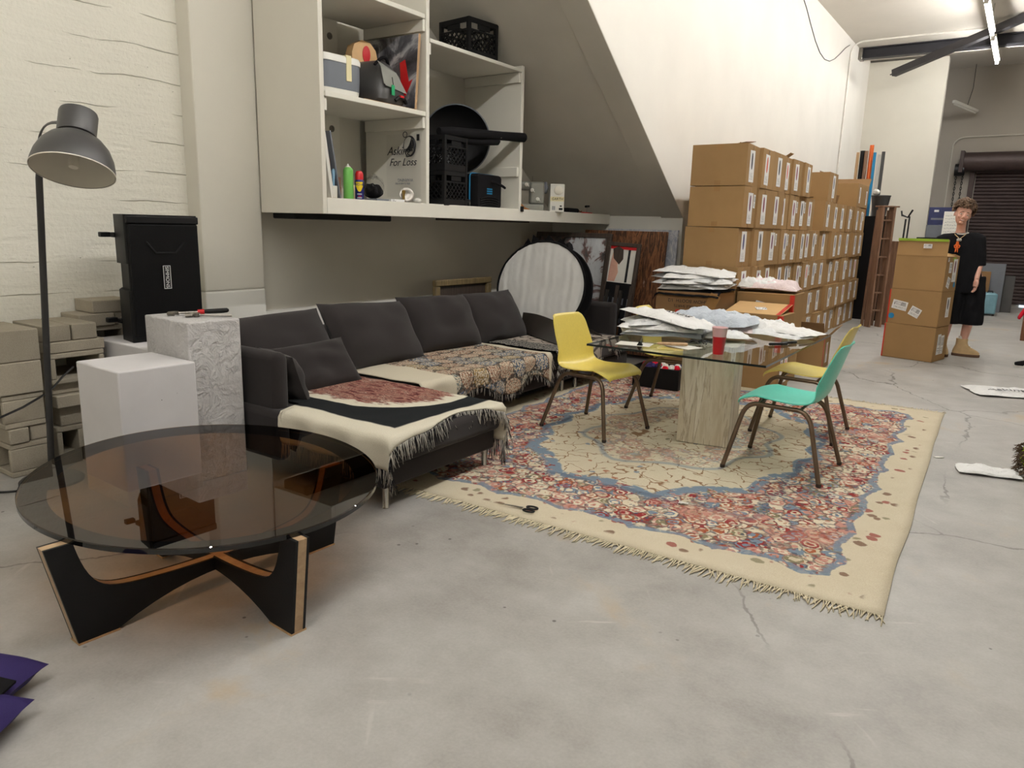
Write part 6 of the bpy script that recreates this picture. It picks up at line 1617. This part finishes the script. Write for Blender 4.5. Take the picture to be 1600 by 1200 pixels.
        b = G(); b.tube([HM @ Vector((sx * (.012 + .036 * q), -.089 + .016 * q * q, .022 + .004 * math.sin(PI * q) + .003 * (1 - q))) for q in (0, .25, .5, .75, 1)], [.002, .004, .004, .003, .0015], 6); b.ob('eyebrow', 'hair', t, auto=0)
    m_ = G(); m_.tube([HM @ Vector((q * .030, -.0935 + .014 * q * q, -.066 + .010 * q * q)) for q in (-1, -.6, -.2, .2, .6, 1)], [.0015, .0036, .0045, .0045, .0036, .0015], 8)
    mm = m_.ob('mouth', 'red_tape', t, auto=0); mm.data.materials[0] = plain('lip', (186, 112, 104), .5)
    m_ = G(); m_.tube([HM @ Vector((q * .020, -.0975 + .012 * q * q, -.0645 + .006 * q * q)) for q in (-1, -.5, 0, .5, 1)], [.001, .002, .0022, .002, .001], 6); m_.ob('teeth', 'sock', t, auto=0)
    # ---- curly hair: a cap of many curls
    h = G(); rr = random.Random(21)
    def cap(u, v):
        a = 2 * PI * u; e = v * 1.75
        x, y, z = math.sin(e) * math.cos(a), math.sin(e) * math.sin(a), math.cos(e)
        front = max(0, -y); k = 1.0 + .06 * nz(x * 5, y * 5, z * 5)
        zz = z if not (front > .3 and z < .45) else max(z, .45)
        return HM @ (Vector((x * .092, .018 + y * .106, .045 + zz * .100)) * 1.0 + Vector((0, 0, .0)) ) if False else tuple(HM @ Vector((x * .096 * k, .024 + y * .106 * k, .052 + zz * .104 * k)))
    h.grid(cap, 40, 16)
    for i in range(230):
        a = rr.uniform(0, 2 * PI); e = math.acos(rr.uniform(-.28, 1))
        x, y, z = math.sin(e) * math.cos(a), math.sin(e) * math.sin(a), math.cos(e)
        if y < -.25 and z < .16 + .10 * math.sin(x * 9): continue
        c = Vector((x * .102, .022 + y * .112, .054 + z * .114)); q = rr.uniform(0, 6.28); r_ = rr.uniform(.012, .022)
        n_ = Vector((x, y, z)).normalized(); t1 = n_.orthogonal().normalized(); t2 = n_.cross(t1)
        pts = [HM @ (c + (t1 * math.cos(q + s_) + t2 * math.sin(q + s_)) * r_ + n_ * (.004 + .009 * math.sin(s_))) for s_ in (0, .9, 1.8, 2.7, 3.6, 4.5)]
        h.tube(pts, [.004, .008, .0085, .0085, .007, .003], 6)
    h.ob('curly_hair', 'hair', t, auto=0)
    # ---- black tee, half-long sleeves
    g = G()
    g.loft([ring(p, rx, ry, 28, k=2.4) for p, rx, ry in (((.02, 0, .86), .185, .135), ((.015, 0, .93), .180, .135), ((-.01, 0, 1.06), .165, .125), ((-.05, 0, 1.20), .168, .125), ((-.09, .01, 1.32), .178, .125), ((-.105, .01, 1.40), .170, .105), ((-.11, .012, 1.455), .135, .09), ((-.113, .012, 1.482), .082, .072))])
    limb(g, [sL + Vector((-.05, 0, 0)), sL + Vector((.01, 0, -.01)), sL.lerp(eL, .6) + Vector((.01, 0, 0)), eL + Vector((.0, .0, -.03))], [.070, .074, .070, .070], 18)
    for q in (sL, sR): limb(g, [Vector((-.112, .012, 1.425)), q + Vector((0, 0, -.005))], [.066, .070], 16)
    limb(g, [sR + Vector((.05, 0, 0)), sR + Vector((-.01, 0, -.01)), sR.lerp(eR, .6), eR + Vector((-.0, 0, .0))], [.070, .074, .070, .066], 18)
    sh = g.ob('black_tee', 'black_cloth', t, auto=0); remesh(sh, .010, 6, .5)
    for v in sh.data.vertices: v.co += Vector((.006 * nz(v.co.x * 9, v.co.y * 9, v.co.z * 6), .012 * nz(v.co.x * 7, v.co.z * 7, 3.), 0))
    G().tube([(-.113 + .080 * math.cos(a), .006 + .074 * math.sin(a), 1.486 - .018 * max(0, -math.sin(a))) for a in (2 * PI * k / 28 for k in range(28))], .008, 8, closed=True).ob('white_collar', 'sock', t, auto=0)
    # ---- long black shorts
    g = G()
    g.loft([ring(p, rx, ry, 24) for p, rx, ry in (((.03, 0, .98), .185, .13), ((.03, 0, .88), .20, .14), ((.03, 0, .78), .205, .145))])
    for h_, k_, sx in ((hL, kL, 1), (hR, kR, -1)):
        g.loft([ring(p, rx, ry, 22) for p, rx, ry in ((h_, .115, .125), (h_.lerp(k_, .4) + Vector((sx * .012, 0, 0)), .122, .130), (k_ + Vector((sx * .012, 0, .04)), .128, .132), (k_ + Vector((sx * .01, .0, -.10)), .130, .134))])
    so = g.ob('black_shorts', 'black_cloth', t, auto=0); remesh(so, .010, 5, .5)
    for v in so.data.vertices: v.co += Vector((.010 * nz(v.co.x * 6, v.co.y * 6, v.co.z * 9), .012 * nz(v.co.x * 8, v.co.z * 8, 9.), 0))
    # ---- socks and boots
    def boot(a_, ang, sn):
        f = Vector((math.cos(ang), math.sin(ang), 0)); s_ = Vector((-f.y, f.x, 0)); c = Vector((a_.x, a_.y, 0))
        G().lathe([(.045, .19), (.045, .245), (.040, .25)], 18, 0, Matrix.Translation((c.x, c.y, 0))).ob('sock', 'sock', t)
        g = G(); rings = []
        def rg(o_, z, L, W): return [c + f * (o_ + L * math.cos(q)) + s_ * (W * math.sin(q)) + Vector((0, 0, z)) for q in (2 * PI * k / 22 for k in range(22))]
        rings = [rg(.055, .028, .145, .048), rg(.055, .05, .147, .050), rg(.045, .075, .132, .050), rg(.020, .105, .098, .049), rg(.004, .135, .070, .048), rg(-.002, .175, .062, .050), rg(-.002, .215, .064, .053)]
        g.loft(rings); b = g.ob('boot', 'suede', t, auto=70)
        g = G(); g.loft([rg(.055, .0, .150, .052), rg(.055, .026, .153, .054), rg(.055, .032, .150, .051)]); g.ob('sole', 'crepe', b)
        for k in range(4):
            p = c + f * (.125 - .022 * k) + Vector((0, 0, .088 + .022 * k)); G().tube([p - s_ * .022, p + Vector((0, 0, .006)), p + s_ * .022], .0035, 6).ob('lace', 'sock', b)
    boot(Vector((.075, .02, 0)), R(-6), 1); boot(Vector((-.135, -.02, 0)), R(-75), 2)
    # ---- necklace
    g = G(); nkp = [(-.113 + .066 * math.cos(a), .01 + .075 * math.sin(a), 1.49) for a in (PI, PI * .75, PI / 2, PI * .25, 0)]
    ch = [(-.178, -.02, 1.478), (-.168, -.095, 1.46), (-.142, -.124, 1.435), (-.118, -.138, 1.412), (-.094, -.124, 1.435), (-.068, -.095, 1.46), (-.052, -.02, 1.478)]
    g.tube(ch + nkp[::-1][1:-1], .0045, 6, closed=True); nl = g.ob('necklace', 'suede', t)
    for x in (-.135, -.112): blob(.015, .010, .018, x * 30, 8, .2).ob('silver_charm', 'silver', nl, loc=(x, -.15, 1.382))
    g = G(); z = 1.305
    g.tube([(-.135, -.152, z + .075), (-.135, -.154, z + .045), (-.135, -.154, z)], [.014, .016, .013], 8)
    for sx in (-1, 1): g.tube([(-.135, -.154, z + .05), (-.135 + sx * .028, -.156, z + .025), (-.135 + sx * .020, -.158, z + .0)], [.008, .008, .006], 6); g.tube([(-.135 + sx * .006, -.154, z + .01), (-.135 + sx * .012, -.156, z - .05)], [.009, .006], 6)
    g.ob('orange_pendant', 'orange', nl)
person()

# ------------------------------------------------------------------ the person's stack of three cartons
def stack_carton(loc, rz, w, d, h, label, seed):
    o = carton_mesh(w, d, h, seed, tape=False).ob('carton', ['card', 'tape'], None, bevel=.006)
    o.location = loc; o.rotation_euler = (0, 0, rz); return tag(o, label, 'cardboard box', 'three cartons stacked in front of the person')
def side_label(o, x, z, w_, h_, d, mat, roll=0.):
    l = label_ob(o, 0, 0, w_, h_, 0, mat); l.location = (x, -d / 2 - .0025, z); l.rotation_euler = (R(90), roll, 0); return l
RZ = R(-13); W3, D3 = .565, .43
S1 = stack_carton((-.945, 9.965, .001), RZ, W3, D3, .405, 'lowest carton of the stack in front of the person', 81)
S2 = stack_carton((-.935, 9.965, .409), RZ, W3 - .01, D3, .405, 'middle carton of the stack, with a blue sticker and two tilted tickets', 82)
for o, hh in ((S1, .40), (S2, .40)):
    G().bb(-W3 / 2 - .002, -W3 / 2 + .012, -D3 / 2 - .002, -D3 / 2 - .0005, .004, hh).bb(-W3 / 2 - .003, -W3 / 2 - .0005, -D3 / 2, -D3 / 2 + .035, .004, hh).ob('red_tape', 'red_tape', o)
label_ob(S1, -.07, .20, .10, .24, W3 / 2 + .002, 'ticket'); label_ob(S1, .045, .19, .10, .22, W3 / 2 + .002, 'ticket')
label_ob(S2, .04, .22, .11, .23, W3 / 2 - .003, 'label')
side_label(S2, -.155, .22, .17, .105, D3, 'ticket', R(10)); side_label(S2, .02, .155, .12, .11, D3, 'ticket', R(24))
def sticker(o, x, y, z, rot):
    g = G(); g.lathe([(.0, 0), (.034, 0), (.034, .001), (.0, .0012)], 8); q = g.ob('blue_sticker', 'cyan_pipe', o); q.location = (x, y, z); q.rotation_euler = rot
sticker(S2, -.235, -D3 / 2 - .001, .09, (R(90), 0, 0))
S3 = open_carton('carton', 'open topmost carton of the stack, its front flap up with green tape', (-.93, 9.965, .818), RZ, W3 - .02, D3, .395, [('y-', .185, 94, 'card'), ('x+', .26, 168, 'card_light'), ('y+', .16, 172, 'card_light')], 'card', 'three cartons stacked in front of the person')  # right flap in paler card, the light from above put into its colour
G().box((0, -D3 / 2 - .008, .395 + .178), (W3 - .03, .004, .028), 0, (R(-4), 0, 0)).ob('green_tape', 'green_tape', S3)
side_label(S3, .06, .395 + .11, .09, .05, D3 + .02, 'ticket')
label_ob(S3, .09, .235, .13, .26, W3 / 2 - .008, 'label'); label_ob(S3, -.06, .27, .09, .12, W3 / 2 - .008, 'ticket'); label_ob(S3, -.07, .10, .10, .12, W3 / 2 - .008, 'ticket', R(18))
label_ob(S3, -.15, .36, .04, .045, W3 / 2 - .008, 'ticket')
sticker(S3, W3 / 2 - .009, .14, .07, (R(90), 0, R(90)))
G().bb(W3 / 2 - .0095, W3 / 2 - .008, .0, .09, .345, .385).ob('green_tape', 'green_tape', S3)

# ------------------------------------------------------------------ things along the far wall
def ladder():
    t = thing('wooden_ladder', 'worn brown wooden stepladder folded upright at the end of the carton wall', 'ladder', (-1.86, 12.95, 0), R(48))
    H_ = 1.86
    for x in (-.10, .10):
        g = G(); g.loft([[Vector((x + a * .5 - .028, b - .012, z)) for a, b in ((0, -.07), (.07, -.07), (.07, .05), (0, .05))] for z in (0, H_)]); g.ob('rail', 'ladder_wood', t, bevel=.004)
    for k in range(6): G().bb(-.08, .08, -.05, .04, .25 + k * .28, .272 + k * .28).ob('step', 'ladder_wood', t, bevel=.004)
    G().bb(-.14, .16, -.09, .09, H_, H_ + .022).ob('top_step', 'ladder_wood', t, bevel=.004)
    for x in (-.08, .11):
        G().tube([(x, .14, .0), (x, .09, H_ - .04)], .022, 4).ob('rear_rail', 'ladder_wood', t)
ladder()
solo(G().bb(-.015, .015, -.16, .16, 0, 1.35), 'plank', 'ladder_wood', 'reddish plank leaning on the partition behind the ladder', 'plank', (-1.66, 13.35, .0), (R(0), R(-3), R(75)), bevel=.004)
solo(G().bb(-.02, .02, -.25, .25, 0, 1.75), 'dark_panel', 'black_plastic', 'dark panel standing between the carton wall and the ladder', 'panel', (-2.13, 13.95, .0), (0, 0, R(78)), bevel=.004)
cols = [('yellow_tube', 'raw_wood', 'yellowish', .040, 2.84), ('black', 'black_plastic', 'black', .065, 2.87), ('brown', 'ladder_wood', 'brown', .05, 2.86), ('orange', 'orange', 'bright orange', .055, 2.96), ('blue', 'cyan_pipe', 'blue', .04, 2.83), ('white', 'white_plastic', 'white', .04, 2.80), ('dark', 'lamp', 'dark grey', .045, 2.84)]
for i, (n_, m_, c_, r_, h_) in enumerate(cols):
    x = -2.66 + .068 * i
    t = thing('paper_roll', '%s roll standing behind the far cartons, %s from the left' % (c_, ORD[i]), 'roll', (x, 14.55 + .05 * (i % 2), .0), 0, 'upright rolls in the far corner')
    G().tube([(0, 0, 0), (0, 0, h_)], r_ * .62, 14).ob('tube', m_, t)
    G().lathe([(r_ * .3, h_ - .001), (r_ * .64, h_ - .001), (r_ * .64, h_ + .008), (r_ * .3, h_ + .008)], 14).ob('end_ring', 'white_plastic' if i == 5 else m_, t)
t = thing('waste_bin', 'dark grey bin standing high behind the ladder top', 'bin', (-2.16, 14.25, 0))
G().lathe([(.10, 0), (.10, 1.70), (.10, 1.72)], 20).ob('stand', 'lamp', t); G().lathe([(.10, 1.72), (.15, 2.08), (.16, 2.09), (.155, 2.10)], 20).ob('bucket', 'lamp', t)
solo(blob(.06, .05, .045, 4), 'white_ball', 'white_plastic', 'round white ball of plastic on top of the dark bin', 'ball', (-2.24, 14.20, 2.105))
t = thing('light_stand', 'black folded light stand in front of the partition', 'stand', (-1.95, 16.0, 0))
G().tube([(-.02, 0, 0), (.0, 0, 1.75)], .016, 8).ob('pole', 'black_metal', t); G().tube([(.05, 0, 0), (.06, 0, 1.8)], .014, 8).ob('pole', 'black_metal', t)
G().tube([(-.07, 0, 1.82), (.03, 0, 1.78), (.10, 0, 1.92)], .018, 8).ob('swivel_head', 'black_metal', t); G().tube([(-.07, 0, 1.80), (-.09, 0, 1.90)], .014, 8).ob('knob', 'black_metal', t)
for a in (0, 120, 240): G().tube([(0.02, 0, .35), (.02 + .25 * math.cos(R(a)), .25 * math.sin(R(a)), .01)], .01, 6).ob('leg', 'black_metal', t)
# work table and boxes behind the person
t = thing('work_table', 'dark bench behind the person by the partition edge', 'table', (-1.40, 17.1, 0))
G().bb(-.42, .42, -.25, .25, 1.38, 1.42).ob('top', 'black_plastic', t, bevel=.005)
for x in (-.38, .38):
    for y in (-.2, .2): G().bb(x - .025, x + .025, y - .025, y + .025, 0, 1.38).ob('leg', 'black_metal', t)
solo(G().bb(-.27, .27, -.16, .16, 0, .24), 'storage_box', 'grey_plastic', 'grey box on the dark bench behind the person', 'box', (-1.42, 17.08, 1.421), (0, 0, R(3)), bevel=.006)
t = thing('storage_box', 'navy blue printed box on top of the grey box', 'box', (-1.43, 17.08, 1.662), R(3)); G().bb(-.25, .25, -.15, .15, 0, .34).ob('body', 'navy_box', t, bevel=.006); G().bb(-.20, .12, -.154, -.150, .10, .135).ob('printed_strip', 'grey_plastic', t); G().bb(-.16, -.08, -.154, -.15, .25, .29).ob('printed_mark', 'white_ink', t)
t = thing('hand_written_sign', 'white sheet with hand written lines leaning beside the navy box', 'sign', (-1.26, 16.72, 1.421)); t.rotation_euler = (-R(6), 0, R(2))
G().bb(-.13, .13, 0, .008, 0, .50).ob('sheet', 'white_plastic', t)
for k, s_ in enumerate(('SALE', 'shirts 20', 'hoodies 40', 'hats 15', 'bags')): pass
g = G()
rr = random.Random(3)
for k in range(6):
    z = .42 - k * .06; x = -.10
    while x < .09: L = rr.uniform(.012, .035); g.tube([(x, -.002, z + rr.uniform(-.008, .008)), (x + L, -.002, z + rr.uniform(-.008, .008))], .004, 4); x += L + .012
g.ob('pen_lines', 'grey_plastic', t, kind='stuff')
# by the shutter
t = thing('suitcase', 'pale blue hard suitcase standing by the roller shutter', 'suitcase', (-.44, 16.75, 0), R(8))
G().bb(-.11, .11, -.20, .20, .03, .42).ob('shell', 'pastel_blue', t, bevel=.03)
for k in (-1, 0, 1): G().bb(k * .05 - .006, k * .05 + .006, -.206, -.199, .05, .40).ob('rib', 'pastel_blue', t)
G().tube([(-.04, -.0, .42), (-.04, 0, .45), (.04, 0, .45), (.04, 0, .42)], .01, 6).ob('handle', 'black_plastic', t)
for x in (-.08, .08): G().lathe([(.02, 0), (.02, .03)], 10, 0, Matrix.Translation((x, -.16, 0))).ob('wheel', 'rubber', t)
solo(G().bb(-.17, .17, -.12, .12, 0, .80), 'tall_box', 'card_dark', 'tall brown box between the person and the pale blue suitcase', 'cardboard box', (-.66, 17.1, .001), (0, 0, R(5)), bevel=.006)
solo(G().bb(-.20, .20, -.012, .012, 0, .95), 'board', 'grey_plastic', 'light grey board leaning behind the tall brown box', 'board', (-.46, 17.45, .001), (-R(5), 0, R(4)), bevel=.003)
solo(G().bb(-.14, .14, -.012, .012, 0, .72), 'board', 'lamp', 'darker grey board leaning right of the light one by the shutter', 'board', (-.22, 17.6, .001), (-R(5), 0, R(4)), bevel=.003)
# right edge: brown chair with a red jacket, a shoe, a lime green cushion
t = thing('wooden_chair', 'brown wooden chair cut by the right edge with a red jacket on it', 'chair', (.34, 13.05, 0), R(0))
for x in (-.20, .20):
    for y in (-.2, .2): G().bb(x - .028, x + .028, y - .025, y + .025, 0, .45 if y < 0 else .92).ob('leg', 'chair_wood', t, bevel=.006)
G().bb(-.23, .23, -.23, .23, .44, .475).ob('seat', 'chair_wood', t, bevel=.01)
for z in (.62, .76, .88): G().bb(-.2, .2, .19, .215, z - .03, z + .03).ob('back_slat', 'chair_wood', t, bevel=.006)
for x in (-.2, .2): G().bb(x - .012, x + .012, -.18, .18, .2, .235).ob('stretcher', 'chair_wood', t, bevel=.004)
def jk(u, v): return (-.28 + .46 * u - .02 * math.sin(v * 5), -.20 + .36 * v, .50 + .17 * (1 - (2 * u - 1) ** 2) - .20 * max(0, .35 - u) / .35 + .03 * nz(u * 4, v * 4, 2.))
t2 = thing('red_jacket', 'bright red jacket heaped on the brown chair at the right edge', 'jacket', (.34, 13.0, .02)); G().grid(jk, 20, 16, 0, .02).ob('cloth', 'red_cloth', t2, auto=0)
G().grid(lambda u, v: (-.18 + .36 * u, -.16 + .3 * v, .69 + .04 * nz(u * 3, v * 3, 5.) - .1 * (2 * u - 1) ** 2), 12, 10, 0, .015).ob('white_lining', 'sock', t2, auto=0)
t = thing('sneaker', 'dark sneaker with a white sole at the right edge of the floor', 'shoe', (.21, 10.12, .001), R(188))
g = G(); sec = []
for x, w_, h_ in ((-.13, .030, .075), (-.11, .038, .095), (-.05, .040, .09), (.0, .040, .075), (.06, .043, .055), (.11, .038, .042), (.135, .02, .032)): sec.append([Vector((x, w_ * math.cos(a), .02 + max(0, math.sin(a)) * h_)) for a in (2 * PI * k / 16 for k in range(16))])
g.loft(sec); g.ob('upper', 'black_fabric', t, auto=70); g.mi
g = G(); g.loft([[Vector((x * s_, y * s_, z)) for x, y in [(a * .145, b * .045) for a, b in ((math.cos(q), math.sin(q)) for q in (2 * PI * k / 24 for k in range(24)))]] for z, s_ in ((0, 1), (.024, 1.02), (.028, .98))]); g.ob('sole', 'sock', t)
t = thing('floor_cushion', 'lime green cushion with brown fur trim at the right edge', 'cushion', (.315, 5.36, .0), R(-20))
blob(.17, .17, .13, 5, 14, .08).ob('cushion', 'lime', t, auto=0)
g = G(); rr = random.Random(6)
for i in range(260):
    a = rr.uniform(PI * .55, PI * 1.45); p = Vector((.165 * math.cos(a), .165 * math.sin(a), rr.uniform(.03, .20))); q = p + Vector((math.cos(a) * rr.uniform(.01, .05), math.sin(a) * .03, rr.uniform(-.05, .02))); q.z = max(.004, q.z); g.tube([p, p.lerp(q, .5) + Vector((0, 0, .008)), q], [.005, .004, .001], 4)
g.ob('fur_trim', 'fur', t, kind='stuff', auto=0)
t = thing('red_strap', 'thin red strap hanging down above the lime cushion', 'strap', (.24, 6.1, 0)); G().tube(bez((-.04, -.1, .01), (-.06, .1, .2), (.06, .2, .3), 8), .008, 6, flat=2).ob('strap', 'red_cloth', t)
# ------------------------------------------------------------------ world and view
w = bpy.data.worlds.new('world'); scn.world = w; w.use_nodes = True
w.node_tree.nodes['Background'].inputs[0].default_value = (.9, .93, 1, 1); w.node_tree.nodes['Background'].inputs[1].default_value = .3
scn.cycles.max_bounces = 8; scn.cycles.diffuse_bounces = 3; scn.cycles.glossy_bounces = 4; scn.cycles.transparent_max_bounces = 10; scn.cycles.caustics_reflective = False; scn.cycles.caustics_refractive = False
vs_ = scn.view_settings; vs_.view_transform = 'Standard'; vs_.look = 'None'; vs_.exposure = 0.20; vs_.gamma = 1.0; vs_.use_curve_mapping = False
